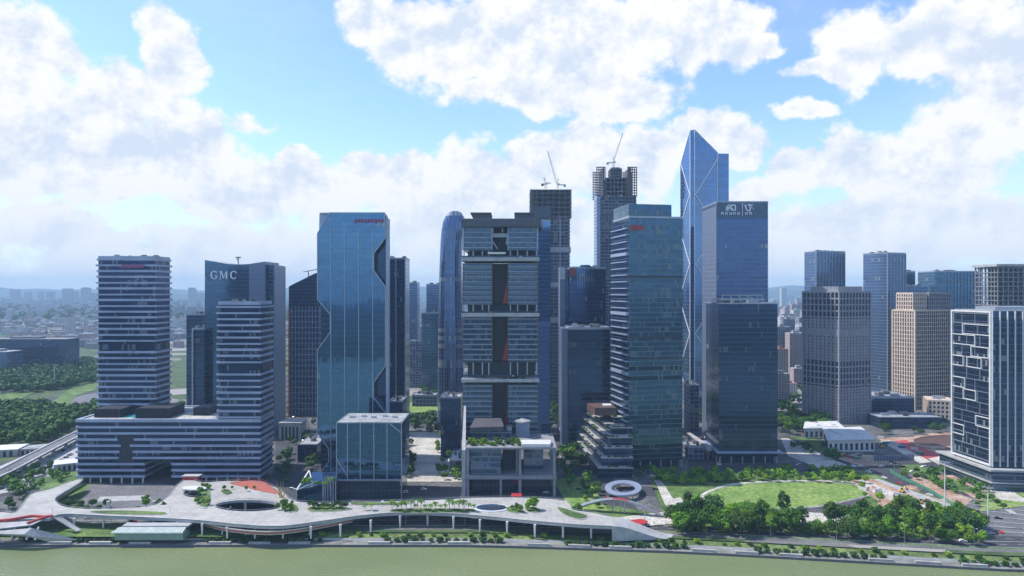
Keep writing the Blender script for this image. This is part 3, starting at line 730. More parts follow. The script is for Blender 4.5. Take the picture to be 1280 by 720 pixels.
# --- tall deep blue tower with faceted notches
YD = 564; ZD = lambda py: wz(py, YD); XD = lambda px: wx(px, YD)
t = thing('faceted_blue_tower', 'tall deep blue glass tower with pale faceted edge notches and a red sign', 'tower', (XD(440), YD + 20, 0))
skin = [(397, 292), (412, 266), (481, 266), (482, 297), (467, 317), (467, 338), (482, 359), (482, 457), (467, 478), (467, 497), (482, 516), (482, 596), (397, 596), (411, 577), (411, 561), (397, 541), (397, 437), (413, 415), (413, 393), (397, 374)]
sk = MB(); sk.slab([(XD(x), ZD(y)) for x, y in skin], YD, YD + 7); sk.build('glass_skin', M['g_d'], t)
co = MB(); co.prism([(XD(398), YD + 7.2), (XD(481.5), YD + 7.2), (XD(470), YD + 42), (XD(400), YD + 42)], 0, ZD(267)); co.build('core_walls', M['g_navy'], t)
ed = MB()
for i in range(len(skin)):
    a, b = skin[i], skin[(i + 1) % len(skin)]
    if a[1] == 596 and b[1] == 596: continue
    ed.bar((XD(a[0]), YD - .2, ZD(a[1])), (XD(b[0]), YD - .2, ZD(b[1])), .75)
ed.build('edge_trim', M['alu'], t)
ml = MB()
for px, y0, y1 in ((413.8, 272, 596), (431, 286, 596), (448.5, 286, 596), (466, 286, 596)):
    ml.bb(XD(px) - .28, XD(px) + .28, YD - .7, YD, 0, ZD(y0))
ml.build('mullions', M['alu'], t)
rf_ = MB(); rf_.prism([(XD(482.3), YD + .4), (XD(485.6), YD + .4), (XD(485), YD + 9), (XD(472), YD + 42), (XD(470.2), YD + 42), (XD(482), YD + 7)], 0, ZD(271), ztop=[ZD(268), ZD(273), ZD(273), ZD(273), ZD(268), ZD(268)]); rf_.build('side_frame', M['band'], t)
cap = MB(); cap.slab([(XD(397.5), ZD(290)), (XD(411), ZD(267)), (XD(398), ZD(267))], YD + 3, YD + 7); cap.build('corner_facet', M['band'], t)
rp = MB(); rp.prism([(XD(399), YD + 1), (XD(481), YD + 1), (XD(470), YD + 41), (XD(400), YD + 41)], ZD(267) + .02, ZD(265.6)); rp.build('roof', M['alu'], t)
sg = MB()
for k in range(9):
    x = XD(443.5 + k * 4.1)
    sg.bb(x, x + 1.9, YD - .8, YD - .3, ZD(278) if k % 3 else ZD(279), ZD(274))
sg.build('sign', plain('dull_red_sign', (0.28, .05, .12)), t)

# --- glass cube at its foot
YE = 490
QE = quad(421, YE, 502, YE, 36); ZE = wz(529, YE)
t = thing('glass_cube_block', 'squat blue green glass block with a flat grey roof, on the waterfront', 'office block', centre(QE))
w = MB(); w.prism(QE, 14, ZE, cap=False); w.build('walls', M['g_cube'], t)
w = MB(); w.prism(grow(QE, -1.2), 0, 14, cap=False); w.build('lobby', M['g_lobby'], t)
rf_ = MB(); rf_.prism(grow(QE, .2), ZE, ZE + .7); rf_.build('roof', M['roofl'], t)
for k in range(5):
    o = MB(); r = random.Random(k); p = lerp2(QE, .15 + .17 * k, .5 + .1 * (k % 2)); o.box((p.x, p.y, ZE + 1.2), (3.5, 3, 1.2)); o.build('roof_plant', M['alu'], t)
ml = MB()
for px, z0 in ((421, 14), (434.5, 14), (450.5, 14), (467.5, 14), (484, 14), (502, 0)): ml.bb(wx(px, YE) - .3, wx(px, YE) + .3, YE - .7, YE, z0, ZE)
ml.bar((wx(421, YE), YE - .4, wz(573, YE)), (wx(434.5, YE), YE - .4, wz(595, YE)), .6)
ml.bar((wx(487, YE), YE - .4, ZE), (wx(502, YE), YE - .4, wz(541, YE)), .6)
ml.bb(wx(421, YE), wx(502, YE), YE - .7, YE, 13.4, 14.4)
for px in (421.5, 502): ml.bb(wx(px, YE) - .35, wx(px, YE) + .35, YE, YE + 36, ZE - .6, ZE + .9)
ml.build('mullions', M['alu'], t)

# --- low glass pavilion with planted roof left of the cube
YP = 484
t = thing('garden_pavilion', 'low glazed pavilion with planted roof and white folded frame, left of the glass block', 'pavilion', (wx(395, YP), YP, 0))
zp = wz(602, YP); L, R_ = wx(371, YP), wx(420, YP)
w = MB(); w.prism([(L, YP), (R_, YP), (R_, YP + 26), (L + 4, YP + 26)], 0, zp, ztop=[zp - 6, zp, zp, zp]); w.build('walls', M['g_cube'], t)
ml = MB(); ml.bar((L, YP - .3, 0), (L, YP - .3, zp - 6), .6); ml.bar((L, YP - .3, zp - 6), (L + 3.5, YP + 18, zp + 3), .9); ml.bar((L, YP - .3, zp - 6), (L + 11, YP - .3, zp - 1), .7); ml.bar((L + 11, YP - .3, zp - 1), (L + 3.5, YP + 18, zp + 3), .6)
for k in range(6): ml.bb(wx(404 + k * 3.2, YP) - .2, wx(404 + k * 3.2, YP) + .2, YP - 1, YP - .5, 0, zp)
ml.build('frame', M['white'], t)
rb = MB(); r = random.Random(2)
from math import pi
ac = MB(); c0 = (wx(411, YP), YP - 3)
for k in range(10):
    th_ = k * pi / 5; ac.bar((c0[0] + 3.4 * math.cos(th_), c0[1] + 3.4 * math.sin(th_), 0), (c0[0] + 2 * math.cos(th_), c0[1] + 2 * math.sin(th_), zp + 4), .4)
ac.build('mesh_funnel', M['alu'], t)
# --- navy slab behind the faceted tower
t = tower('navy_slab_tower', 'narrow dark navy slab tower just right of the tall faceted blue tower', quad(480, 700, 506.5, 700, 30), wz(324, 700), M['g_dark'], seed=21)
fins(t, (wx(495, 700), 700), (wx(506.5, 700), 700), 0, wz(324, 700), 12.8, .8, .8, M['alu'])
# --- background towers between it and the rounded one
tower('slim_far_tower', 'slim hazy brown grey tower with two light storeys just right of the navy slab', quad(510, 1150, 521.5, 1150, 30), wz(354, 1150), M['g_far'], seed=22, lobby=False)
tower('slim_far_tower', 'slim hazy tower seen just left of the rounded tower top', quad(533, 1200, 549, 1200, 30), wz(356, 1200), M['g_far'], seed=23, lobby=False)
tower('far_glass_block', 'pale blue glass block with a light roof edge left of the rounded tower', quad(527, 1000, 548, 1000, 30), wz(392, 1000), M['g_green'], seed=24, lobby=False)
tower('far_office_block', 'distant grey block with small square windows in the gap beside the rounded tower', quad(512, 1050, 540, 1050, 30), wz(427, 1050), M['w_conc'], seed=25, lobby=False, cat='office block')
tower('low_far_block', 'low pale building with a white roof at the back of the central plaza', quad(515, 880, 545, 880, 20), 14, M['w_conc'], seed=26, lobby=False, cat='building', roofm='roofl')
tower('small_dark_block', 'small dark block with a white roof box at the foot of the navy slab', quad(487, 600, 503, 600, 26), wz(503, 600), M['g_dark'], seed=27, cat='building', roofm='roofl', lobby=False)
tower('small_dark_block', 'dark block with a grey roof tucked beneath the rounded tower', quad(551, 610, 576, 610, 24), wz(498, 610), M['g_dark'], seed=28, cat='building', lobby=False, roofm='roofl')

# --- rounded tower
YG = 730
t = thing('rounded_tower', 'rounded violet blue tower with vertical ribs and a bulging domed top', 'tower', (wx(564, YG), YG + 20, 0))
secs = [(536, 548.5, 580.5), (500, 548, 580.5), (430, 548.2, 580), (370, 549, 578), (330, 550.2, 577), (300, 551.5, 578), (287, 552.5, 579.5), (276, 554.5, 580.5), (269, 557.5, 580), (264, 561, 577), (262, 565, 573)]
def supr(cx, rx, cy, ry, n=28, e=.55):
    out = []
    for i in range(n):
        a = 2 * math.pi * i / n; c, s_ = math.cos(a), math.sin(a)
        out.append((cx + rx * math.copysign(abs(c) ** e, c), cy + ry * math.copysign(abs(s_) ** e, s_)))
    return out
mb = MB(); prev = None; rings = []
for py, a, b in secs:
    cx, rx = (wx(a, YG + 16) + wx(b, YG + 16)) / 2, (wx(b, YG + 16) - wx(a, YG + 16)) / 2; rings.append((supr(cx, rx, YG + 16, rx * 1.15), wz(py, YG) if py < 536 else 0))
for (A, za), (B, zb_) in zip(rings, rings[1:]):
    n = len(A)
    for i in range(n):
        j = (i + 1) % n; mb.face([(*A[i], za), (*A[j], za), (*B[j], zb_), (*B[i], zb_)])
mb.face([(x, y, rings[-1][1]) for x, y in rings[-1][0]])
mb.build('walls', M['g_bullet'], t)
rb = MB()
for i in range(0, 28, 1):
    for (A, za), (B, zb_) in list(zip(rings, rings[1:]))[:-2]:
        rb.bar((*A[i], za), (*B[i], zb_), .22)
rb.build('ribs', M['band'], t)

# --- stacked central tower
YHt = 548
XH = lambda px: wx(px, YHt); ZH = lambda py: wz(py, YHt)
t = thing('stacked_tower', 'broad grey green tower of stacked blocks with a central slot and planted terraces', 'tower', (XH(625), YHt + 22, 0))
dp = 44
blocks = [(540, 481), (453, 397), (381, 329), (313, 284)]
cols_x = (580, 672)
for (pb, pt) in blocks:
    z0, z1 = ZH(pb), ZH(pt)
    if pb == 540: z0 = 30
    for a, b in ((579, 614.5), (635.5, 672)):
        w = MB(); w.bb(XH(a), XH(b), YHt, YHt + dp, z0, z1); w.build('block_walls', M['g_vip'], t); w = MB(); z = z0 + 2
        while z < z1 - 1: w.bb(XH(a) - .4, XH(b) + .4, YHt - .9, YHt - .02, z, z + .4); z += 4.1
        w.build('sun_shelves', M['band'], t)
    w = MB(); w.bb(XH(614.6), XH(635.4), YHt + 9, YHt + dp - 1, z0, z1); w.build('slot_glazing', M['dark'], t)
    fr = MB(); fr.bb(XH(614.5), XH(615.5), YHt - .6, YHt + 9, z0, z1); fr.bb(XH(634.5), XH(635.5), YHt - .6, YHt + 9, z0, z1)
    for px in (579, 672): fr.bb(XH(px) - .5, XH(px) + .5, YHt - .5, YHt + .5, z0, z1)
    fr.build('slot_frame', M['brown'] if pb != 313 else M['alu'], t)
    if pb in (381, 453, 540):
        rd = MB(); rd.slab([(XH(628), z0 + 1), (XH(634), z0 + 1), (XH(634), z0 + (z1 - z0) * .55)], YHt + 6, YHt + 8.8); rd.build('red_stair_panel', M['red'], t)
# ledges and sky terraces
for (lt, lb_, rec_top, rec_bot) in ((322, 326.5, 314, 322), (391, 395.5, 381.5, 391), (470, 477, 453.5, 470)):
    lg = MB(); lg.bb(XH(577), XH(674), YHt - 4, YHt + dp + 2, ZH(lb_), ZH(lt) if lt < 470 else ZH(473)); lg.build('ledge', M['pale'], t)
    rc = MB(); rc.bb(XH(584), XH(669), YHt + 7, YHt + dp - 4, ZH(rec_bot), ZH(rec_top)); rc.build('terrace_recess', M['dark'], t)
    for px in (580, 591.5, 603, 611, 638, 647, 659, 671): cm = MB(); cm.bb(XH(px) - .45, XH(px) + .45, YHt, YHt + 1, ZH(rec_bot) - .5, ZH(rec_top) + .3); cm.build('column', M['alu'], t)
    rl = MB(); rl.bb(XH(577.3), XH(673.7), YHt - 3.9, YHt - 3.7, ZH(lt), ZH(lt) + 1.3); rl.build('balustrade', M['winglass'], t)
rfz = ZH(284)
rs = MB(); rs.prism([(XH(577), YHt - 5), (XH(676), YHt - 5), (XH(680), YHt + dp * .5), (XH(676), YHt + dp + 3), (XH(577), YHt + dp + 3)], rfz, ZH(275)); rs.build('roof_slab', M['steel'], t)
rs = MB(); rs.bb(XH(580), XH(674), YHt - 3, YHt + dp, ZH(275), ZH(273.6)); rs.build('roof', M['roof'], t)
for a, b, c, d in ((592, 610, 588, 614), (643, 668, 633, 672)):
    cp = MB(); cp.slab([(XH(a), ZH(273.5)), (XH(b), ZH(273.5)), (XH(d) if a < 600 else XH(668), ZH(267)), (XH(c) if a < 600 else XH(645), ZH(267))], YHt + 3, YHt + 30)
    cp.bb(XH(c if a < 600 else 643), XH(d if a < 600 else 668), YHt + 1, YHt + 32, ZH(267), ZH(265.3)); cp.build('roof_lantern', M['steel'], t)
xb_ = MB(); xb_.bb(XH(612), XH(637), YHt + 5, YHt + 20, ZH(296), ZH(291)); xb_.bar((XH(613), YHt + 4, ZH(297)), (XH(622), YHt + 4, ZH(311)), .9); xb_.bar((XH(636), YHt + 4, ZH(290)), (XH(633), YHt + 4, ZH(305)), 1.6)
xb_.bar((XH(616), YHt + 4, ZH(290)), (XH(616), YHt + 4, ZH(284)), 1.0); xb_.bar((XH(628), YHt + 4, ZH(290)), (XH(628), YHt + 4, ZH(284)), 1.0); xb_.build('bridge_truss', M['alu'], t)
cnp = MB(); cnp.bb(XH(610), XH(632), YHt - 5, YHt + 3, ZH(318), ZH(315.5)); cnp.build('terrace_canopy', M['white'], t)

# --- its waterfront hall
M['hallc'] = plain('hall_concrete', (.24, .24, .255), .8, 0, .15)
YW = 496
t = thing('waterfront_hall', 'open framed grey hall with big glazed bays and a planted roof before the stacked tower', 'hall', (wx(638, YW), YW + 20, 0))
zr = wz(559, YW); L, R_ = wx(584, YW), wx(694, YW); zm = wz(597, YW)
sl_ = MB()
sl_.bb(L - 1, R_ + 1, YW - 1, YW + 48, zr - 1.4, zr); sl_.bb(L - 1, R_ + 1, YW - 1, YW + 48, zm - 1, zm + 1.6); sl_.build('floor_slabs', M['hallc'], t)
for px, yo, w_, z0_, z1_ in [(584.6, 0, 1, 0, zr - 1.4), (650, 0, 1, 0, zr - 1.4), (693, 0, 1, 0, zr - 1.4), (626, 0, .8, 0, zm - 1), (646, 3, .5, zm + 1.6, zr - 1.4)] + [(px, 40, 1, 0, zr - 1.4) for px in (585, 617, 650, 693)]:
    cm = MB(); cm.bb(wx(px, YW) - w_, wx(px, YW) + w_, YW + yo, YW + yo + 1.8 * w_, z0_, z1_); cm.build('column', M['hallc'], t)
gl = MB(); gl.bb(wx(588, YW), wx(626, YW), YW + 1.4, YW + 40, zm + 1.6, zr - 1.4); gl.bb(wx(655, YW), wx(680, YW), YW + 12, YW + 40, zm + 1.6, zr - 1.4); gl.build('glazed_bay', M['g_vip'], t)
gl = MB(); gl.bb(wx(590, YW), wx(688, YW), YW + 9, YW + 40, 0, zm - 1); gl.build('lobby', M['g_lobby'], t)
gl = MB(); gl.bb(wx(626, YW) + 1, wx(648, YW), YW + 16, YW + 40, zm + 1.6, zr - 1.4); gl.build('dark_bay', M['dark'], t)
aw = MB(); aw.prism([(wx(652, YW), YW), (wx(688, YW), YW - .5), (wx(690, YW), YW + 14), (wx(651, YW), YW + 14)], zr + .3, zr + 2.3); aw.build('white_canopy', M['white'], t)
l2 = MB(); l2.bb(wx(587, 520), wx(640, 520), 522, 545, zr, zr + 7); l2.build('upper_storey', M['g_vip'], t)
l2 = MB(); l2.prism([(wx(588, 524), 517), (wx(630, 524), 521), (wx(626, 524), 540), (wx(592, 524), 540)], zr + 7, zr + 12, ztop=[zr + 10, zr + 10, zr + 13, zr + 13]); l2.build('sloped_roof', M['terr'], t)
l2 = MB(); l2.bb(wx(645, 530), wx(662, 530), 528, 544, zr, zr + 12); l2.build('lift_house', M['g_greyside'], t)
l2 = MB(); l2.prism([(wx(643, 530), 528), (wx(653, 530), 523), (wx(664, 530), 528), (wx(653, 530), 540)], zr + 12.1, zr + 13); l2.build('lift_house_roof', M['roofl'], t)
sd_ = MB(); sd_.prism([(wx(574, YW) , YW + 48), (wx(577, YW), YW + 48), (L - 1.2, YW), (L - 4, YW)], 0, zr + 6, ztop=[zr + 22, zr + 22, zr - 2, zr - 2]); sd_.build('side_wall', M['pale'], t)
rdc = MB(); rdc.bb(wx(639, 488), wx(652, 488), 484, 493, 3.2, 3.8)
for px in (640, 651): rdc.bb(wx(px, 488) - .2, wx(px, 488) + .2, 485, 485.4, 0, 3.2)
k_ = thing('red_canopy', 'small flat red canopy outside the waterfront hall', 'canopy', (wx(645, 488), 488, 0)); rdc.build('roof', M['red'], k_)

# --- soft blue slab and construction tower to its right
tower('blue_slab_tower', 'soft blue plain glass slab tower showing between the stacked tower and the concrete skeleton', quad(668, 680, 688, 686, 30), wz(276, 680), M['g_slab'], seed=31, plant=False)
def crane(label, x, y, z, hm, jib, back, ang_, mat='steel', rz=0):
    t = thing('tower_crane', label, 'crane', (x, y, z))
    m_ = MB()
    for sx in (-.9, .9):
        for sy in (-.9, .9): m_.bar((x + sx, y + sy, z), (x + sx, y + sy, z + hm), .35)
    for k in range(int(hm / 1.8)):
        s_ = 1 if k % 2 else -1
        m_.bar((x - .9 * s_, y - .9, z + k * 1.8), (x + .9 * s_, y - .9, z + k * 1.8 + 1.8), .22); m_.bar((x - .9, y - .9 * s_, z + k * 1.8), (x - .9, y + .9 * s_, z + k * 1.8 + 1.8), .22)
    m_.build('mast', M[mat], t)
    c = Vector((x, y, z + hm)); d = Vector((math.cos(ang_) * math.cos(rz), math.cos(ang_) * math.sin(rz), math.sin(ang_))); up = Vector((-math.sin(ang_), 0, math.cos(ang_)))
    j = MB(); tip = c + d * jib
    for o in (Vector((0, .7, 0)), Vector((0, -.7, 0)), up * 1.5): j.bar(c + o, tip + o * .4, .3)
    n = int(jib / 3)
    for k in range(n):
        p, q = c + d * (k * 3), c + d * (k * 3 + 3)
        j.bar(p + Vector((0, .7, 0)), q + up * 1.3, .18); j.bar(q + up * 1.3, q + Vector((0, -.7, 0)), .18)
    j.build('jib', M[mat], t)
    b = MB(); e = c - Vector((d.x, d.y, 0)).normalized() * back; b.bar(c, e, 1.2); b.box((e.x, e.y, e.z - 1), (3, 2.2, 3)); b.build('counterweight_arm', M[mat], t)
    cbm = MB(); cbm.box((x + 1.6, y - 1.4, z + hm + .6), (1.8, 1.8, 2.2)); cbm.build('cab', M['alu'], t)
    a = MB(); top = c + Vector((-d.x * 2, 0, 8)); a.bar(c, top, .7); a.bar(top, tip, .14); a.bar(top, e, .16); a.build('stay', M[mat], t)
    return t
def skeleton(t, Q, z0, z1, fh, thick=.7, step=7.5, core=True, wall='w_conc', csh=.2):
    """bare concrete storeys: slabs, perimeter columns and a core"""
    mb = MB(); z = z0
    while z < z1: mb.prism(Q, z, z + thick); z += fh
    mb.prism(Q, z1 - thick, z1); mb.build('floor_slabs', M['conc'], t)
    cm = MB(); n = len(Q)
    for i in range(n):
        a, b = Vector(Q[i]), Vector(Q[(i + 1) % n]); k = max(2, round((b - a).length / step)); c = Vector(centre(Q)[:2])
        for j in range(k):
            p = a.lerp(b, j / k); p += (c - p).normalized() * 1.2; cm.box((p.x, p.y, (z0 + z1) / 2), (1.1, 1.1, z1 - z0), ang(Q))
    cm.build('columns', M['conc'], t)
    if core:
        cc = MB(); cc.prism(grow(Q, -(Vector(Q[1]) - Vector(Q[0])).length * csh), z0, z1 + 2); cc.build('core', M[wall], t)
YJ = 850
Q = quad(664, YJ, 713, YJ, 44); t = thing('concrete_skeleton_tower', 'unfinished grey concrete tower skeleton with open storeys behind the stacked tower', 'tower under construction', centre(Q))
zc = wz(272, YJ)
Qc = grow(Q, 1.2)
w = MB(); w.prism(grow(Q, -.8), 0, zc, cap=False); w.build('walls', M['w_conc'], t)
mb = MB(); z = 3
while z < zc: mb.prism(Q, z, z + 1.0); z += 4.4
mb.build('floor_bands', M['conc'], t)
for px in (687, 700):
    o = MB(); o.bb(wx(px, YJ) - .6, wx(px, YJ) + .6, YJ - 1.5, YJ - .2, 0, zc); o.build('hoist_rail', M['alu'], t)
for py in (312, 356, 400):
    o = MB(); o.prism(grow(Q, .5), wz(py + 3, YJ), wz(py - 3, YJ)); o.build('belt_storey', M['pale'], t)
skeleton(t, Qc, zc, wz(237, YJ), 6.0, .9, 7.5, csh=.3)
sc_ = MB(); 
for k in range(9):
    z = zc + k * 4; sc_.bar((Qc[0][0], YJ - 2, z), (Qc[1][0], YJ - 2, z), .3)
for k in range(20): x = Qc[0][0] + (Qc[1][0] - Qc[0][0]) * k / 19; sc_.bar((x, YJ - 2, zc - 2), (x, YJ - 2, wz(236, YJ)), .3)
sc_.build('scaffolding', M['steel'], t)
nt = MB(); nt.bb(Qc[0][0] + 2, Qc[0][0] + (Qc[1][0] - Qc[0][0]) * .5, YJ - 1.6, YJ - 1.3, zc, wz(258, YJ)); nt.build('safety_net', plain('grey_net', (.13, .15, .19), .9), t)
crane('tower crane with a steep thin jib on top of the concrete skeleton tower', wx(697, 865), 865, wz(236, 865), 5, 45, 9, rad(106), 'alu')
crane('small short dark crane on the left of the concrete skeleton roof', wx(682, 862), 862, wz(236, 862), 6, 7, 4, rad(8))

# --- red signed pair
YK = 720
Q = quad(712, YK, 757, YK, 36)
t = tower('blue_ribbed_tower', 'dark blue ribbed glass tower with a small red emblem at its top left corner', Q, wz(336, YK), M['g_dark'], seed=41)
fins(t, (wx(722, YK), YK), (wx(742, YK), YK), wz(360, YK), wz(333, YK), 2.4, 1.0, .7, M['g_slab'], 'crest_fins')
dm = MB(); dm.slab([(wx(722, YK), wz(336, YK)), (wx(742, YK), wz(336, YK)), (wx(737, YK), wz(331, YK)), (wx(727, YK), wz(331, YK))], YK + 2, YK + 20); dm.build('roof_crest', M['g_green'], t)
sg = MB(); sg.prism([(wx(712.5, YK), YK - .8), (wx(719, YK), YK - .8), (wx(719, YK), YK - .2), (wx(712.5, YK), YK - .2)], wz(345, YK), wz(335, YK)); sg.build('sign', M['signred'], t)
w = MB(); w.bb(wx(700.5, YK), wx(707, YK), YK + 6, YK + 30, 0, wz(333, YK)); w.build('stair_tower', M['g_greyside'], t)
w = MB(); w.bb(wx(707.3, YK), wx(711.7, YK), YK + 8, YK + 28, 0, wz(336, YK)); w.build('link_wall', M['g_navy'], t)
w = MB(); w.bb(wx(700.6, YK), wx(706.9, YK), YK + 5.2, YK + 5.8, wz(349, YK), wz(334, YK)); w.build('pale_panel', M['white'], t)
YK2 = 640
Q = quad(711, YK2, 762, YK2, 44)
t = tower('black_glass_block', 'very dark navy glass block with light top edge below the blue ribbed tower', Q, wz(411, YK2), M['g_navy'], seed=42)
tr = MB(); tr.prism(grow(Q, .5), wz(412, YK2), wz(410, YK2)); tr.build('cornice', M['alu'], t)
w = MB(); w.bb(wx(702.5, YK2), wx(710.6, YK2), YK2 + 5, YK2 + 44, 0, wz(411, YK2)); w.build('side_wall', M['g_greyside'], t)

# --- second tower under construction, with twin fins
M['finbrown'] = plain('crown_fin_panel', (.13, .11, .125), .6, .1, .2)
YL = 900
Q = quad(751, YL, 796, YL, 42); t = thing('twin_fin_tower', 'tallest unfinished tower, two brown fins at its top and pale cladding on its left', 'tower under construction', centre(Q))
zb2 = wz(245, YL)
w = MB(); w.prism(grow(Q, -.6), 0, zb2, cap=False); w.build('walls', M['w_conc'], t)
mb = MB(); z = 3
while z < zb2: mb.prism(Q, z, z + 1.0); z += 4.5
mb.build('floor_bands', M['conc'], t)
cl = MB(); xL = wx(746, YL)
for k in range(int(wz(243, YL) / 4.5)): cl.bb(xL, Q[0][0] - .3, YL + 1, YL + 34, k * 4.5, k * 4.5 + 3.1)
cl.build('pale_cladding', M['band'], t)
w = MB(); w.bb(xL + .6, Q[0][0] - .4, YL + 2, YL + 33, 0, wz(243, YL)); w.build('side_wall', M['g_slab'], t)
for a, b in ((746, 756.5), (785, 796)):
    f_ = MB(); n_ = 5
    for q in range(n_):
        xq = wx(a, YL) + (wx(b, YL) - wx(a, YL)) * q / (n_ - 1)
        for yq in (YL, YL + 40): f_.bb(xq - .55, xq + .55, yq, yq + 1.2, zb2, wz(208.5, YL))
    z = zb2
    while z < wz(209, YL): f_.bb(wx(a, YL) - .6, wx(b, YL) + .6, YL + .2, YL + 1.0, z, z + 1.3); f_.bb(wx(a, YL) - .6, wx(b, YL) + .6, YL + 40.2, YL + 41, z, z + 1.3); z += 3.4
    f_.bb(wx(a, YL) + (8 if a < 760 else 1), wx(b, YL) - (1 if a < 760 else 7), YL + 1.3, YL + 39, zb2, wz(209.5, YL)); f_.build('crown_fin', M['finbrown'], t)
Q2 = [(wx(758, YL), YL + 4), (wx(784, YL), YL + 4), (wx(784, YL), YL + 38), (wx(758, YL), YL + 38)]
skeleton(t, Q2, zb2, wz(222, YL), 6.0, .9, 6, wall='w_conc', csh=.3)
skeleton(t, [(wx(764, YL), YL + 8), (wx(779, YL), YL + 8), (wx(779, YL), YL + 30), (wx(764, YL), YL + 30)], wz(222, YL), wz(209, YL), 4, .7, 4, core=True)
skeleton(t, [(wx(757, YL), YL + 1), (wx(784.5, YL), YL + 1), (wx(784.5, YL), YL + 38), (wx(757, YL), YL + 38)], zb2 - 30, zb2, 7, 1.4, 9, core=False)
crane('tower crane with a raised thin jib above the twin fin tower', wx(767, 915), 915, wz(209, 915), 6, 42, 8, rad(72), 'alu')

# --- teal tower with balconied flank
YM = 571
Q = quad(786.5, YM, 853, YM + 9, 40)
t = tower('teal_glass_tower', 'broad teal glass tower with white slatted balconies down its left flank and a red sign', Q, wz(272, YM), M['g_teal'], seed=51, plant=False)
a_, b_ = lerp2(Q, 0, 0), lerp2(Q, .80, 0)
Qu = [tuple(lerp2(Q, -.0, .02)), tuple(lerp2(Q, .80, .02)), tuple(lerp2(Q, .80, .98)), tuple(lerp2(Q, -.0, .98))]
w = MB(); w.prism(Qu, wz(271.5, YM), wz(254.5, YM)); w.build('crown_walls', M['g_teal'], t)
Qs = [(Q[0][0] - 1.0, Q[0][1] + 3), (Q[0][0] - .2, Q[0][1] + 3), (Q[3][0] - .2, Q[3][1] - 2), (Q[3][0] - 1.0, Q[3][1] - 2)]
w = MB(); w.prism(Qs, 0, wz(273, YM), cap=True); w.build('flank_walls', M['g_navy'], t)
bl = MB(); z = wz(545, YM); r = random.Random(6); k = 0
Qb = [(Qs[0][0] - 1.6, Qs[0][1] - 1.5), (Qs[1][0] , Qs[1][1] - 1.5), (Qs[2][0], Qs[2][1] + 1), (Qs[3][0] - 1.6, Qs[3][1] + 1)]
while z < wz(285, YM):
    h_ = .8 if k % 9 else 2.6
    bl.prism(Qb, z, z + h_); z += 5.6; k += 1
bl.build('balcony_bands', M['band'], t)
# mechanical storeys read as darker belts
mb = MB()
for py in (345, 421, 447): mb.prism(grow(Q, .25), wz(py + 2.2, YM), wz(py, YM))
mb.build('belt_storey', M['dark'], t)
sg = MB(); d_ = (Vector(Q[1]) - Vector(Q[0])).normalized(); n_ = Vector((d_.y, -d_.x))
x = Vector(Q[0]) + d_ * .8 + n_ * .5
for (u0, u1, z0_, z1_) in ((0, 1.2, 0, 3.2), (1.6, 3, .3, 2.6), (3.4, 4.4, 0, 3.3), (4.8, 6.4, .2, 3.0), (6.9, 8.0, 0, 3.2), (8.4, 9.8, .2, 2.4), (10.4, 11.8, 0, 3.0)):
    c = x + d_ * (u0 + u1) / 2; sg.box((c.x, c.y, wz(287, YM) + (z0_ + z1_) / 2), (u1 - u0, .6, z1_ - z0_ + 1.2), ang(Q))
sg.build('sign', M['signred'], t)
# --- terraced podium
t = thing('terraced_podium', 'stepped podium of white edged terraces with planted roofs left of the teal tower', 'podium building', (wx(757, 560), 590, 0))
steps = [(735, 775, 545, 9), (727, 780, 549, 16), (723, 783, 554, 23), (722, 785, 560, 30), (728, 783, 570, 36), (738, 780, 585, 42)]
z_ = 0
for i, (a, b, y, zt_) in enumerate(steps):
    Q = [(wx(748 + 4 * i, y) , y), (wx(790, y), y), (wx(790, y), 640), (wx(722 + 3 * i, 640), 640)]
    w = MB(); w.prism(Q, z_, zt_ - .8); w.build('storey_walls', M['g_navy'], t)
    e = MB(); e.prism(grow(Q, 1.6), zt_ - .8, zt_); e.build('terrace_slab', M['offwhite'], t)
    pg = MB(); rr_ = random.Random(i)
    for q in range(9): gx = Q[0][0] - 1 + rr_.random() * 3; gy = rr_.uniform(Q[0][1], 636); f_ = (gy - Q[0][1]) / (640 - Q[0][1]); gx = Q[0][0] + (Q[3][0] - Q[0][0]) * f_ - .4; pg.box((gx, gy, zt_ + .5), (1.4, rr_.uniform(1, 3.5), rr_.uniform(.6, 1.4)), rr_.random())
    for q in range(6): pg.box((rr_.uniform(Q[0][0], Q[1][0]), Q[0][1] - .6, zt_ + .5), (rr_.uniform(1, 3), 1.2, rr_.uniform(.6, 1.4)), rr_.random() * .4)
    tag(pg.build('terrace_planting', M['leafd'], t), kind='stuff')
    z_ = zt_
rb = MB(); rb.prism([(wx(742, 600), 590), (wx(768, 600), 590), (wx(768, 600), 615), (wx(736, 600), 615)], z_, z_ + 6.5); rb.build('roof_house', M['brown'], t)
rb = MB(); rb.bb(wx(754, 600), wx(764, 600), 596, 606, z_ + 6.5, z_ + 7.6); rb.build('roof_plant', M['white'], t)

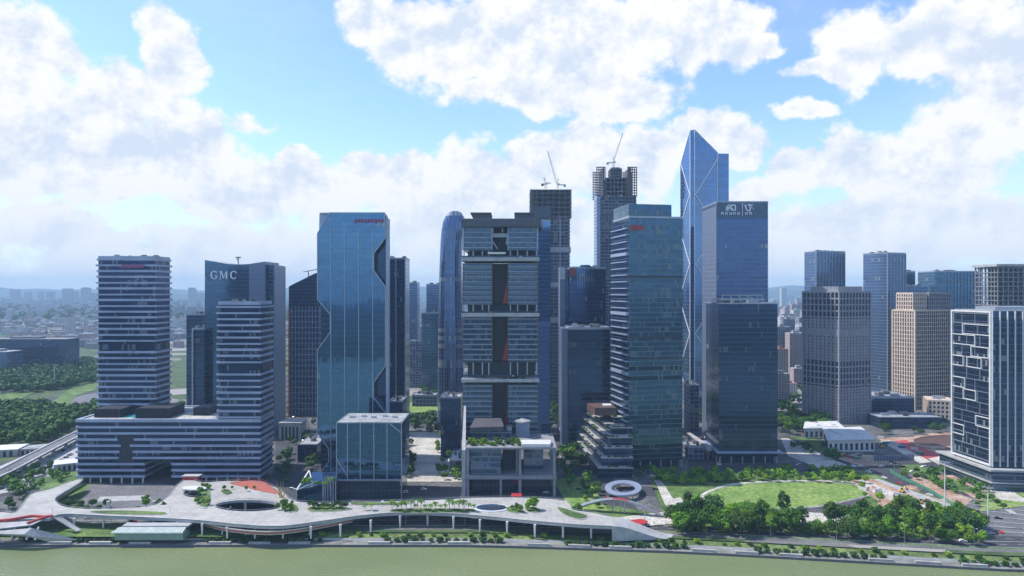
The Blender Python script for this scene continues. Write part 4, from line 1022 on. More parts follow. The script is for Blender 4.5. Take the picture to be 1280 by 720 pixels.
# --- pointed tower
YO = 790
t = thing('pointed_tower', 'tallest pale blue glass tower with a sharp sloping peak and white crossing braces', 'tower', (wx(875, YO), YO + 20, 0))
A = (wx(850.5, YO + 22), YO + 22); B = (wx(862.5, YO), YO); C_ = (wx(868, YO), YO); D_ = (wx(897, YO + 10), YO + 10); E_ = (wx(894, YO + 52), YO + 52); F_ = (wx(856, YO + 55), YO + 55)
zA, zB, zC, zD = wz(206, YO + 22), wz(163, YO), wz(162, YO), wz(191, YO + 10)
w = MB(); w.prism([A, B, C_, D_, E_, F_], 0, 0, ztop=[zA, zB, zC, zD, zD - 12, zA - 6], cap=False); w.build('walls', M['g_point'], t)
rfm = MB(); pk = ((B[0] + C_[0]) / 2, YO + 5, zC - 4)
rfm.face([(*A, zA), (*B, zB), (pk[0], pk[1] + 30, zD - 15), (*F_, zA - 6)]); rfm.face([(*B, zB), (*C_, zC), (*D_, zD), (*E_, zD - 12), (pk[0], pk[1] + 30, zD - 15)]); rfm.face([(pk[0], pk[1] + 30, zD - 15), (*E_, zD - 12), (*F_, zA - 6)])
rfm.build('roof', M['g_navy'], t)
br = MB()
for p_, z_ in ((B, zB), (C_, zC)): br.bar((p_[0], p_[1] - .4, 0), (p_[0], p_[1] - .4, z_), .8)
br.bar((*A, zA), (B[0], B[1], zB), .8); br.bar((C_[0], C_[1], zC), (*D_, zD), 1.0); br.bar((*D_, 0), (*D_, zD), .7); br.bar((*A, 0), (*A, zA), .7)
lerp = lambda p, q, f: (p[0] + (q[0] - p[0]) * f, p[1] + (q[1] - p[1]) * f - .5)
for base in (243, 330, 417, 504):
    zk = wz(base, YO)
    br.bar((*lerp(C_, D_, 1), wz(base - 45, YO + 10)), (*lerp(C_, D_, 0.03), zk), .75)
    br.bar((*lerp(C_, D_, 0.03), zk), (*lerp(C_, D_, .9), wz(base + 42, YO + 8)), .75)
    br.bar((*lerp(A, B, 0), wz(base - 40, YO + 22)), (*lerp(A, B, .97), zk), .75)
    br.bar((*lerp(A, B, .97), zk), (*lerp(A, B, 0), wz(base + 40, YO + 22)), .75)
br.build('braces', M['signwhite'], t)
w = MB(); w.bb(wx(897.8, YO + 20), wx(911, YO + 20), YO + 20, YO + 55, 0, wz(192, YO + 20)); w.build('rear_wing', M['g_point'], t)
rn = MB(); rn.bb(wx(880, YO + 30), wx(887, YO + 30), YO + 30, YO + 42, zD - 12, zD + 8); rn.build('roof_house', M['pale'], t)

# --- slate tower with two white emblems
YPp = 640
Q = quad(896, YPp, 960, YPp, 50)
t = tower('slate_blue_tower', 'slate blue tower with two white emblems over a line of small white lettering', Q, wz(253, YPp), M['g_sign'], seed=61, plant=False, parapet=1.2)
w = MB(); w.prism([(wx(878, YPp + 44), YPp + 44), (wx(895.5, YPp), YPp - .3), (wx(895.8, YPp), YPp + 49), (wx(880, YPp + 50), YPp + 50)], 8, wz(257, YPp)); w.build('side_wall', M['g_greyside'], t)
cr = MB(); cr.bb(Q[0][0] + .3, Q[1][0] - .3, YPp - .35, YPp - .05, wz(273, YPp), wz(253, YPp)); cr.build('sign_band', plain('dark_slate_panel', (.075, .11, .17), .35, .5), t)
def strokes(t, name, segs, px0, py0, px1, py1, Y, mat, w=.6):
    mb = MB(); X0, X1, Z0, Z1 = wx(px0, Y), wx(px1, Y), wz(py1, Y), wz(py0, Y)
    for a, b, c, d in segs: mb.bar((X0 + (X1 - X0) * a, Y, Z0 + (Z1 - Z0) * b), (X0 + (X1 - X0) * c, Y, Z0 + (Z1 - Z0) * d), w)
    return mb.build(name, mat, t)
Ys = YPp - .7
strokes(t, 'emblem', [(.0, .1, .3, .95), (.05, .6, .42, .6), (.2, .25, .45, .5), (.2, 0, .3, .95), (.5, .85, .95, .85), (.95, .85, .98, .15), (.98, .15, .52, .15), (.52, .15, .5, .85), (.5, .5, .7, .35)], 907.5, 255, 919.5, 264, Ys, M['signwhite'], .9)
strokes(t, 'emblem', [(.0, .9, .15, .2), (.15, .2, .5, 0), (.3, .95, .95, .35), (.5, .5, .9, .95), (.4, .9, .85, .9), (.5, .0, .65, .45), (.7, .7, 1, .25)], 931.5, 255, 942, 264, Ys, M['signwhite'], .9)
tl = MB()
for k, px in enumerate((902, 907, 912.5, 917, 922, 932, 937)):
    X = wx(px, Ys); z = wz(268.5, Ys)
    tl.bar((X, Ys, z), (X, Ys, z + 2.6), .45); tl.bar((X, Ys, z + (2.4 if k % 2 else 1.2)), (X + 1.5, Ys, z + (1.2 if k % 3 else 2.5)), .45); tl.bar((X + 1.5, Ys, z), (X + 1.6, Ys, z + 2.4), .4)
tl.bb(wx(928, Ys) - .15, wx(928, Ys) + .15, Ys - .2, Ys + .2, wz(270, Ys), wz(254, Ys))
tl.build('small_lettering', M['signwhite'], t)

# --- navy tower with open crown
YQ = 590
Q = quad(899, YQ, 972, YQ, 40)
t = tower('navy_front_tower', 'dark navy glass tower with an open rail crown standing before the slate blue tower', Q, wz(380, YQ), M['g_navy'], seed=71, parapet=1.0)
w = MB(); w.prism([(wx(889, YQ + 38), YQ + 38), (wx(898.7, YQ), YQ), (wx(898.9, YQ), YQ + 39), (wx(891, YQ + 40), YQ + 40)], 6, wz(383, YQ)); w.build('side_wall', M['g_dark'], t)
cr = MB(); zc0 = wz(380, YQ)
for y in (YQ + 4, YQ + 30):
    for a, b, pz in ((904, 956, 369), (902, 958, 374.5)): cr.bar((wx(a, YQ), y, wz(pz, YQ)), (wx(b, YQ), y, wz(pz, YQ)), .6 if pz < 372 else 1.3)
    for px in (905, 916, 927, 938, 949, 955): cr.bar((wx(px, YQ), y, zc0), (wx(px, YQ), y, wz(369, YQ)), .5)
for px in (904, 956): cr.bar((wx(px, YQ), YQ + 4, wz(369, YQ)), (wx(px, YQ), YQ + 30, wz(369, YQ)), .6)
cr.build('crown_rails', M['alu'], t)
cn = MB(); cn.prism(grow(Q, 2.5), 9.5, 11); cn.build('entrance_canopy', M['band'], t)
# low block between the teal tower and the pointed one
t = tower('small_construction_block', 'narrow half built block in the gap right of the teal tower', quad(862, 720, 874, 720, 30), wz(483, 720), M['w_conc'], seed=72, cat='building', lobby=False, plant=True)
t = thing('footbridge', 'grey roofed footbridge in the gap between the teal and navy towers', 'footbridge', (wx(872, 610), 610, 0))
o = MB(); o.prism([(wx(858, 660), 660), (wx(863, 660), 660), (wx(890, 600), 600), (wx(883, 600), 600)], 9, 12.5); o.build('deck', M['pale'], t)
o = MB()
for f in (.05, .35, .65, .95): o.bb(wx(860 + 26 * f, 655 - 52 * f) - .6, wx(860 + 26 * f, 655 - 52 * f) + .6, 654 - 52 * f, 656 - 52 * f, 0, 9)
o.build('piers', M['conc'], t)

# --- right side: stone grid towers
def gridtower(name, label, pts, z0, z1, mat, fh, bay, dark='winglass', group=None, skips=(), crown=None, relief=.9, pier=.42, beam=.42, front=1.0):
    t = thing(name, label, 'tower', centre(pts), group)
    w = MB(); w.prism(grow(pts, -.3), z0, z1 - 1); w.build('glazing', M[dark], t)
    g = MB(); n = len(pts)
    for i in range(n):
        a, b = Vector(pts[i]), Vector(pts[(i + 1) % n]); L = (b - a).length; k = max(1, round(L / bay)); th = math.atan2(b.y - a.y, b.x - a.x)
        for j in range(k + 1):
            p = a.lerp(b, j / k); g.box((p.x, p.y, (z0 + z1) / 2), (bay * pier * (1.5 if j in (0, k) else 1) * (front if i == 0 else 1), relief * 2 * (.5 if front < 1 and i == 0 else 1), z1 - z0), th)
    z = z0; q = 0
    while z < z1:
        g.prism(grow(pts, relief * .6), z, z + (fh * beam if q not in skips else fh)); z += fh; q += 1
    g.prism(grow(pts, relief), z1 - 1.4, z1)
    g.build('stone_grid', M[mat], t)
    rf = MB(); rf.prism(grow(pts, -1), z1 - 1, z1 + .3); rf.build('roof', M['roofl'], t)
    for k in range(5):
        r = random.Random(k + 3); p = lerp2(pts, r.uniform(.25, .75), r.uniform(.25, .75)); o = MB(); o.box((p.x, p.y, z1 + 1.6), (r.uniform(4, 9), r.uniform(4, 7), r.uniform(2.2, 3.6)), ang(pts)); o.build('roof_plant', M['alu'], t)
    return t
def diamond(pl, Yl, pc, Yc, pr, Yr):
    A = Vector((wx(pl, Yl), Yl)); B = Vector((wx(pc, Yc), Yc)); C = Vector((wx(pr, Yr), Yr)); D = A + C - B
    return [tuple(B), tuple(C), tuple(D), tuple(A)]
Q = diamond(1003.5, 800, 1049, 765, 1088, 780)
t = gridtower('stone_grid_tower', 'grey brown stone tower with a dense window grid, right of the navy front tower', Q, 0, wz(364, 768), 'stone', 7.0, 4.6, relief=.7, pier=.26, beam=.22, skips=(14,))
for i in (0, 3):
    fine = MB()
    a, b = Vector(Q[i]), Vector(Q[(i + 1) % 4]); L = (b - a).length; th = math.atan2(b.y - a.y, b.x - a.x); k = round(L / 4.6) * 2
    nv = Vector((math.sin(th), -math.cos(th)))
    for (zz0, zz1) in ((0, 40), (70, 118)):
        for j in range(k):
            p = a.lerp(b, (j + .5) / k); fine.box((p.x, p.y, (zz0 + zz1) / 2), (1.0, 1.0, zz1 - zz0), th)
        fine.build('window_piers', M['stone'], t); fine = MB()
        z = zz0 + 3.5
        while z < zz1: c = (a + b) / 2; fine.box((c.x, c.y, z + .6), (L, 1.1, 1.3), th); z += 7.0
        fine.build('window_beams', M['stone'], t); fine = MB()
up = MB(); Qi = grow(Q, -6); up.prism(Qi, wz(364, 768), wz(358, 768)); up.build('penthouse', M['stone'], t)
Q = diamond(1005.5, 990, 1020, 962, 1056, 970)
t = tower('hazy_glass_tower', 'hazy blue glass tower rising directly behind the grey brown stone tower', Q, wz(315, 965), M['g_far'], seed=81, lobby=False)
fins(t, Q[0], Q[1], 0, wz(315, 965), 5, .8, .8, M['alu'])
Q = diamond(1079, 945, 1109, 915, 1132, 925)
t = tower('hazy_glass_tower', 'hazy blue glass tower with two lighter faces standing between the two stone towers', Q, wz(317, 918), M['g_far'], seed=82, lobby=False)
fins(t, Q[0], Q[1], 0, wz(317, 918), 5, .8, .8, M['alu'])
tower('far_glass_block', 'small dark hazy block peeping out right of the middle hazy glass tower', quad(1131, 1050, 1144, 1050, 25), wz(340, 1050), M['g_green'], seed=83, lobby=False)
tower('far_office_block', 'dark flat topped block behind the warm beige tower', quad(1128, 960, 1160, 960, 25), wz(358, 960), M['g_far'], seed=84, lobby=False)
Q = diamond(1116, 885, 1143.5, 856, 1192, 872)
t = gridtower('beige_stone_tower', 'warm beige stone tower with sunlit vertical window strips on its left face', Q, 0, wz(388, 856), 'beige', 5.2, 3.3, relief=.8, pier=.44, beam=.16, front=.5)  # thinner front piers darken the shaded face: its shade is put into the shape
Q1 = [tuple(lerp2(Q, 0.02, .12)), tuple(lerp2(Q, .35, .12)), tuple(lerp2(Q, .35, .85)), tuple(lerp2(Q, .02, .85))]
def addgrid(t, pts, z0, z1, fh, bay, mat, name):
    g = MB(); n = 4
    for i in range(n):
        a, b = Vector(pts[i]), Vector(pts[(i + 1) % n]); L = (b - a).length; k = max(1, round(L / bay)); th = math.atan2(b.y - a.y, b.x - a.x)
        for j in range(k + 1): p = a.lerp(b, j / k); g.box((p.x, p.y, (z0 + z1) / 2), (bay * .42, 1.3, z1 - z0), th)
    z = z0
    while z < z1: g.prism(grow(pts, .4), z, z + fh * .3); z += fh
    g.prism(grow(pts, .6), z1 - 1, z1); g.build(name, M[mat], t)
    w = MB(); w.prism(grow(pts, -.4), z0, z1 - .8); w.build('upper_glazing', M['winglass'], t)
addgrid(t, Q1, wz(388, 856), wz(367, 856), 5.2, 3.3, 'beige', 'upper_stage')
Q2_ = [tuple(lerp2(Q, .42, .1)), tuple(lerp2(Q, .97, .1)), tuple(lerp2(Q, .97, .8)), tuple(lerp2(Q, .42, .8))]
addgrid(t, Q2_, wz(388, 856), wz(367, 862), 5.2, 3.3, 'stone', 'upper_stage')
t = tower('sea_green_tower', 'sea green ribbed glass tower behind the beige tower at the right', quad(1168.5, 960, 1222, 960, 40), wz(340, 960), M['g_green'], seed=85, lobby=False)
fins(t, (wx(1185, 960), 960), (wx(1222, 960), 960), 0, wz(340, 960), 4.5, .9, .9, M['g_slab'])
tower('low_dark_block', 'low dark flat roofed block between the two stone towers', quad(1089, 800, 1143, 800, 50), wz(498, 800), M['g_dark'], seed=86, cat='building', lobby=False, roofm='roofl')
Q = quad(1160, 800, 1192, 790, 30)
t = gridtower('low_stone_building', 'low beige stone building with rows of windows left of the white framed tower', Q, 0, wz(500, 800), 'beige', 5, 4, relief=.5)
# skeleton building at the right edge
YX = 800; Q = quad(1247, YX, 1300, YX, 40)
t = thing('concrete_frame_block', 'bare pinkish concrete frame under construction rising behind the white framed tower', 'building under construction', centre(Q))
skeleton(t, Q, 0, wz(332, YX), 5.5, 1.0, 6.0, core=True); o = MB(); o.prism(grow(Q, 2), wz(333, YX), wz(330, YX)); o.build('roof_slab', M['pale'], t)

# --- white framed tower at the right edge
YR = 514
B = Vector((wx(1240, YR), YR)); A = Vector((wx(1190.5, 556), 556)); C = B + Vector((80, -8)); D = A + (C - B)
Q = [tuple(B), tuple(C), tuple(D), tuple(A)]
zb_, zt_ = wz(583, YR), wz(389, YR)
t = thing('white_framed_tower', 'dark glass tower with white box frames on its left face and white fins', 'tower', centre(Q))
w = MB(); w.prism(Q, zb_, zt_); w.build('walls', M['g_wgrid'], t)
fins(t, Q[0], Q[1], zb_, zt_, 5.4, .55, 1.1, M['white'], 'white_fins')
# left face frames: (u0,u1,row top,row bottom) measured on the face, u from the back edge
e = (B - A); L = e.length; e.normalize(); nl = Vector((-e.y, e.x)) * -1 if Vector((-e.y, e.x)).x > 0 else Vector((-e.y, e.x)); th = math.atan2(e.y, e.x)
def face_rect(mb, u0, u1, z0, z1, wd=.9, dpt=1.0):
    for (ua, ub, za, zb) in ((u0, u1, z0, z0 + wd), (u0, u1, z1 - wd, z1), (u0, u0 + wd, z0 + wd, z1 - wd), (u1 - wd, u1, z0 + wd, z1 - wd)):
        c = A + e * (ua + ub) / 2 + nl * dpt * .5; mb.box((c.x, c.y, (za + zb) / 2), (ub - ua, dpt, zb - za), th)
mb = MB(); face_rect(mb, 0, L, zb_, zt_, 1.3, 1.4); mb.build('outer_frame', M['white'], t)
rows = 15; rh = (zt_ - zb_ - 10) / (rows - 1)
fr = [(.28, 1.0, 1), (0, .62, 2), (.5, .95, 3), (0, .42, 4), (.30, .78, 4.0), (.0, .36, 6), (.30, .64, 7), (.62, .98, 9.2), (0, .34, 10.4), (.05, .95, 0)]
for u0, u1, rw in fr:
    mb = MB(); z1 = zt_ - 2.0 - rw * 8.6; face_rect(mb, L * u0 + .3, L * u1 - .3, z1 - 8.2, z1, .55, 1.0); mb.build('box_frame', M['white'] if rw else M['alu'], t)
mb = MB()
for k in range(14):
    z = zt_ - 2 - k * 8.6
    if z > zb_ + 2: c = A + e * L / 2 + nl * .3; mb.box((c.x, c.y, z), (L, .6, .35), th)
    for q in (.33, .66):
        c = A + e * L * (q + .06 * ((k * 7) % 3 - 1)) + nl * .25
        if z > zb_ + 9: mb.box((c.x, c.y, z - 4.3), (.35, .5, 8.4), th)
mb.build('fine_mullions', M['alu'], t)
pdm = MB(); Qp = [tuple(B + Vector((-3, -5))), tuple(C + Vector((0, -5))), tuple(D + Vector((0, 10))), tuple(A + Vector((-3, 12)))]
pdm.prism(Qp, 0, zb_ - 1.5); pdm.build('podium_walls', M['g_vip'], t)
o = MB(); o.prism(grow(Qp, 2), zb_ - 2.4, zb_ - 1); o.build('podium_roof', M['pale'], t)
o = MB(); o.prism(grow(Qp, 1.2), 6, 7); o.build('podium_band', M['pale'], t)
rfz_ = MB(); rfz_.prism(grow(Q, -1), zt_, zt_ + .6); rfz_.build('roof', M['roofl'], t)
o = MB(); o.bb(B.x + 8, B.x + 45, YR + 8, YR + 30, zt_ + .6, zt_ + 3.2); o.build('roof_plant', M['alu'], t)
def curve_open(P, n=4):
    out = []
    for i in range(len(P) - 1):
        p0 = np.array(P[max(0, i - 1)], float); p1 = np.array(P[i], float); p2 = np.array(P[i + 1], float); p3 = np.array(P[min(len(P) - 1, i + 2)], float)
        for t_ in np.linspace(0, 1, n, endpoint=False):
            out.append(tuple(0.5 * ((2 * p1) + (-p0 + p2) * t_ + (2 * p0 - 5 * p1 + 4 * p2 - p3) * t_ * t_ + (-p0 + 3 * p1 - 3 * p2 + p3) * t_ ** 3)))
    return out + [tuple(P[-1])]
# ------------------------------------------------------------------ viaduct at the far left
t = thing('elevated_road', 'pale elevated road with white parapets crossing the land at the far left', 'viaduct', (*gp(50, 575), 0))
VP = [gp(x, y, 7) for x, y in curve_open([(-60, 618), (0, 592), (50, 566), (90, 546), (128, 528), (150, 518)], 5)]
m_ = MB(); m2 = MB()
for a, b in zip(VP, VP[1:]):
    a, b = Vector(a), Vector(b); n_ = Vector((-(b - a).y, (b - a).x)).normalized() * 6
    m_.face([(*(a - n_), 7), (*(b - n_), 7), (*(b + n_), 7), (*(a + n_), 7)]); m_.face([(*(a - n_), 5.6), (*(b - n_), 5.6), (*(b - n_), 7), (*(a - n_), 7)]); m_.face([(*(b + n_), 5.6), (*(a + n_), 5.6), (*(a + n_), 7), (*(b + n_), 7)]); m_.face([(*(a + n_), 5.6), (*(b + n_), 5.6), (*(b - n_), 5.6), (*(a - n_), 5.6)])
    for s_ in (-1, 1): m2.bar((*(a + n_ * s_), 7.5), (*(b + n_ * s_), 7.5), .9)
m_.build('road_deck', M['paving'], t); m2.build('parapets', M['white'], t)
for q in range(0, len(VP), 2): m_ = MB(); m_.bar((*VP[q], 0), (*VP[q], 5.6), 2.2); m_.build('pier', M['pale'], t)
# ------------------------------------------------------------------ the elevated waterfront deck
ZDK = 9.0
D = lambda px, py: gp(px, py, ZDK)
front = [(62, 648), (80, 643), (130, 645), (200, 648), (250, 651), (300, 656), (350, 658), (400, 652), (450, 645), (500, 641), (560, 642), (610, 646), (660, 651), (720, 656), (765, 658)]
back = [(765, 646), (735, 640), (716, 637), (712, 630), (700, 625), (660, 622), (600, 622), (540, 625), (500, 626), (440, 628), (372, 627), (350, 612), (325, 603), (285, 601), (252, 603), (236, 598), (222, 606), (208, 622), (185, 633), (120, 636), (84, 634), (70, 627), (72, 620), (100, 603), (98, 599), (60, 612), (38, 618), (20, 640), (0, 640), (-30, 642), (-30, 650)]
def oval(cx, cy, rx, ry, n=26, z=ZDK):
    return [gp(cx + rx * math.cos(2 * math.pi * i / n), cy + ry * math.sin(2 * math.pi * i / n), z) for i in range(n)]
fr_ = [D(*p) for p in curve_open(front, 4)]; bk_ = [D(*p) for p in curve_open(back, 3)]
outer = fr_ + bk_
holes = [oval(310, 632, 41, 7), oval(243, 617, 14, 4.6)]
deck = thing('elevated_deck', 'long curving white elevated walkway deck with oval openings along the river', 'elevated walkway', (D(400, 640)[0], 440, 0))
mb = MB(); mb.holed(outer, holes, ZDK - .5, ZDK); mb.build('deck_surface', M['offwhite'], deck)
mb = MB(); mb.holed([(x, y) for x, y in outer], [], ZDK - 1.6, ZDK - .52)
mb2 = MB(); mb2.holed(outer, holes, ZDK - 1.6, ZDK - .52); mb2.build('deck_slab', M['pale'], deck)
# sloping pale fascia round the front rim
fs = MB()
for (a, b) in zip(fr_, fr_[1:]):
    nx, ny = 0, -1
    fs.face([(a[0], a[1] - .05, ZDK + .5), (b[0], b[1] - .05, ZDK + .5), (b[0], b[1] + .4, ZDK + .5), (a[0], a[1] + .4, ZDK + .5)][::1])
    fs.face([(a[0], a[1] + 2.2, ZDK - 1.7), (b[0], b[1] + 2.2, ZDK - 1.7), (b[0], b[1] - .05, ZDK + .5), (a[0], a[1] - .05, ZDK + .5)])
fs.build('fascia', M['white'], deck, smooth=False)
rl = MB()
for L_ in (bk_,) + tuple(holes):
    pts_ = list(L_) + ([L_[0]] if L_ is not bk_ else [])
    for a, b in zip(pts_, pts_[1:]): rl.bar((*a, ZDK + .9), (*b, ZDK + .9), .18); rl.bar((*a, ZDK), (*a, ZDK + .9), .12)
rl.build('railing', M['alu'], deck)
pr = [random.Random(9)][0]
def shorept(px, o): 
    x = wx(px, 440); return x, shore(x) + o
k = 0
for px in list(range(90, 780, 34)):
    x = wx(px, 425); yf = min(p[1] for p in fr_ if abs(p[0] - x) < 25) if any(abs(p[0] - x) < 25 for p in fr_) else 440
    c = MB(); c.bar((x, yf + 5, 0), (x, yf + 5, ZDK - 1.6), .65, n=8, w2=1.1); c.build('pier', M['white'], deck, smooth=False)
for px in range(110, 760, 60):
    x = wx(px, 440); c = MB(); c.bar((x, 462, 0), (x, 462, ZDK - 1.6), 1.0, n=8, w2=1.5)
    c.build('pier', M['white'], deck)
def grounded(name, label, cat, poly, z0, z1, mat, mi=None, part='surface'):
    t = thing(name, label, cat, (sum(p[0] for p in poly) / len(poly), sum(p[1] for p in poly) / len(poly), z0))
    m_ = MB(); m_.prism(poly, z0, z1); m_.build(part, M[mat], t); return t
# ramps down from the deck
t = thing('deck_ramp', 'broad pale ramp sweeping down from the right end of the elevated deck', 'ramp', (D(790, 655)[0], 425, 0))
mb = MB(); fa = D(720, 656); fbk = D(765, 646); ga = gp(838, 674); gb = gp(842, 668)
n = 12
for i in range(n):
    f0, f1 = i / n, (i + 1) / n; ez = lambda f: ZDK * (1 - (3 * f * f - 2 * f ** 3)) + .1
    L0 = Vector(D(765, 658)).lerp(Vector(ga), f0); L1 = Vector(D(765, 658)).lerp(Vector(ga), f1); R0 = Vector(fbk).lerp(Vector(gb), f0); R1 = Vector(fbk).lerp(Vector(gb), f1)
    mb.face([(*L0, ez(f0)), (*L1, ez(f1)), (*R1, ez(f1)), (*R0, ez(f0))]); mb.face([(*L0, 0), (*L1, 0), (*L1, ez(f1)), (*L0, ez(f0))]); mb.face([(*R1, 0), (*R0, 0), (*R0, ez(f0)), (*R1, ez(f1))])
mb.build('slope', M['pale'], t)
# left fan-shaped ramps with dark red edge band
t = thing('folded_ramp_roof', 'folded grey ramp roof edged with dark red strips at the far left of the deck', 'ramp', (*gp(40, 670), 0))
mb = MB()
def z3(px, py, z): return (*gp(px, py, z), z)
for q in ([(-30, 664, 7), (40, 656, 8.5), (52, 650, 9), (-30, 656, 8)], [(-30, 666, 5.5), (40, 660, 8), (95, 674, .3), (60, 676, .3), (30, 668, 5.5)], [(66, 646, 9.2), (78, 646, 9.2), (102, 662, 2), (96, 664, 2)], [(-30, 676, .3), (5, 677, .3), (-12, 664, 6), (-30, 664, 6)]):
    P = [z3(*p) for p in q]; mb.face(P); mb.face([(x, y, z - .6) for x, y, z in P][::-1])
    for a, b in zip(P, P[1:] + P[:1]): mb.face([(a[0], a[1], a[2] - .6), (b[0], b[1], b[2] - .6), b, a])
mb.build('roof_folds', M['pale'], t)
for px in (14, 33, 44, -10): c = MB(); x, y = gp(px, 675); c.bar((x, y, 0), (x, y + 3, 7), .8); c.build('pier', M['white'], t)
rb = MB()
for a, b in zip([(-30, 653, 9), (10, 650, 9.4), (40, 645, 9.6), (55, 646, 9.6)], [(10, 650, 9.4), (40, 645, 9.6), (55, 646, 9.6), (66, 645, 9.6)]): rb.bar(z3(*a), z3(*b), 1.6)
rb.bar(z3(34, 654, 9), z3(58, 646, 9.5), 1.4); rb.build('red_edge_band', M['redcarpet'], t)
# drum-shaped swelling under the big oval
t = thing('viewing_terrace', 'lower brown decked terrace curving out beneath the big oval opening of the deck', 'terrace', (*gp(330, 665), 0))
mb = MB(); P = [gp(x, y, 5.5) for x, y in curve_open([(255, 655), (285, 662), (330, 666), (370, 663), (415, 655), (440, 650)], 4)] + [gp(x, y, 5.5) for x, y in [(440, 646), (255, 648)]]
mb.prism(P, 4.6, 5.5); mb.build('terrace_deck', M['court'], t)
mb = MB()
Pf = P[:-2]
for a, b in zip(Pf, Pf[1:]): mb.face([(a[0], a[1] + 1.5, 3.6), (b[0], b[1] + 1.5, 3.6), (b[0], b[1] - .3, 6.5), (a[0], a[1] - .3, 6.5)]); mb.face([(a[0], a[1] - .3, 6.5), (b[0], b[1] - .3, 6.5), (b[0], b[1] + .2, 6.5), (a[0], a[1] + .2, 6.5)])
mb.build('parapet', M['white'], t)
for px in (275, 305, 337, 352, 385): c = MB(); x, y = gp(px, 671); c.bar((x, y + 3, 0), (x, y + 4, 4.8), .8); c.build('pier', M['white'], t)
# sunken dark floor inside the openings
patch('sunken_court', M['asphalt'], [(262, 632), (360, 632), (364, 652), (258, 652)])
# dome, terracotta court, oval skylight on the deck
t = thing('deck_skylight', 'pale oval glass skylight ring on the deck before the waterfront hall', 'skylight', (*D(614, 636), ZDK))
m_ = MB(); m_.prism(oval(614, 635.5, 22, 5), ZDK, ZDK + .5); m_.build('rim', M['white'], t)
m_ = MB(); m_.prism(oval(614, 635.3, 19, 4), ZDK + .5, ZDK + .7); m_.build('glass', M['g_slab'], t)
m_ = MB(); m_.prism(oval(616, 636.6, 11, 1.6), ZDK + .7, ZDK + 1.0); m_.build('dark_louvre', M['dark'], t)
t = thing('deck_dome', 'small white shell roof over the little oval opening of the deck', 'shell roof', (*D(243, 617), ZDK))
m_ = MB(); P0_ = oval(243, 613.5, 15, 2.6); m_.prism(P0_, ZDK + 1.5, ZDK + 2.2)
for i in range(0, 26, 4): m_.bar((*P0_[i], ZDK), (*P0_[i], ZDK + 1.5), .5)
m_.build('shell', M['white'], t)
t = thing('terracotta_court', 'terracotta coloured curved play court on the deck beneath the right banded tower', 'play court', (*D(315, 610), ZDK))
m_ = MB(); P = [D(x, y) for x, y in curve_open([(288, 605), (300, 602), (318, 601), (332, 604), (342, 612), (348, 618)], 4)] + [D(330, 615), D(305, 609)]
m_.prism(P, ZDK, ZDK + .25); m_.build('surface', M['court'], t)
m_ = MB()
for a, b in zip(P[:18], P[1:19]): m_.bar((*a, ZDK + .3), (*b, ZDK + 2.2), .35)
m_.build('kerb_wall', M['court'], t)
t = thing('yellow_sculpture', 'spiky yellow orange sculpture standing at the right of the terracotta court', 'sculpture', (*D(352, 620), ZDK))
m_ = MB(); r = random.Random(4); cx, cy = D(352, 622)
for k in range(9): m_.bar((cx + r.uniform(-1.5, 1.5), cy, ZDK), (cx + r.uniform(-4, 4), cy + r.uniform(-1, 1), ZDK + r.uniform(4, 12)), .5, w2=.15)
m_.build('spikes', M['yellow'], t)
t = thing('red_entrance', 'small dark red entrance box at the top of the left deck lane below the podium', 'entrance', (*D(237, 597), ZDK))
m_ = MB(); x, y = D(238, 600); m_.bb(x - 6, x + 6, y, y + 5, ZDK - 9, ZDK + 2.5); m_.build('walls', M['red'], t); m_ = MB(); m_.bb(x - 6.6, x + 6.6, y - .6, y + 5.5, ZDK + 2.5, ZDK + 3); m_.build('roof', M['pale'], t)
# second walkway loop on the left, linked to the lower lane
t = thing('lane_wall', 'grey curving wall of the sunken service lane at the left of the podium forecourt', 'wall', (*gp(90, 620), 0))
m_ = MB(); P = [gp(x, y, 5) for x, y in curve_open([(64, 632), (66, 622), (80, 612), (104, 598), (108, 594)], 4)]
for a, b in zip(P, P[1:]): m_.bar((*a, 3), (*b, 3), 2.4)
m_.build('wall_body', M['steel'], t)
patch('forecourt_paving', M['paving'], [(112, 606), (210, 606), (228, 612), (205, 636), (150, 640), (100, 632)])
patch('forecourt_paving', M['pale'], [(125, 622), (185, 620), (190, 626), (120, 628)])
# long glass roofed pavilion by the river
t = thing('river_pavilion', 'long low pavilion with pale green glass roof between the deck and the river wall', 'pavilion', (*gp(182, 672), 0))
x0, y0 = gp(138, 676); x1 = gp(228, 676)[0]
m_ = MB(); m_.bb(x0 + 2, x1, y0 + 1, y0 + 9, 0, 4.2); m_.build('walls', plain('pale_green_wall_glass', (.22, .30, .27), .25, .2, .1), t)
m_ = MB(); m_.prism([(x0, y0), (x1, y0), (x1, y0 + 4.8), (x0 + 3, y0 + 4.8)], 4.2, 5, ztop=[4.8, 4.8, 6.6, 6.6]); m_.build('glass_roof', plain('pale_green_glass_roof', (.50, .55, .48), .25, 0, .1), t)
m_ = MB(); m_.bb(x0 + 4, x1 + 1, y0 + 5, y0 + 11, 6.2, 7.2); m_.build('roof_slab', M['pale'], t)
m_ = MB()
for k in range(24): x = x0 + 2 + (x1 - x0 - 2) * k / 23; m_.bar((x, y0 - .1, 4.9), (x, y0 + 4.8, 6.7), .2)
m_.build('glazing_bars', M['alu'], t)
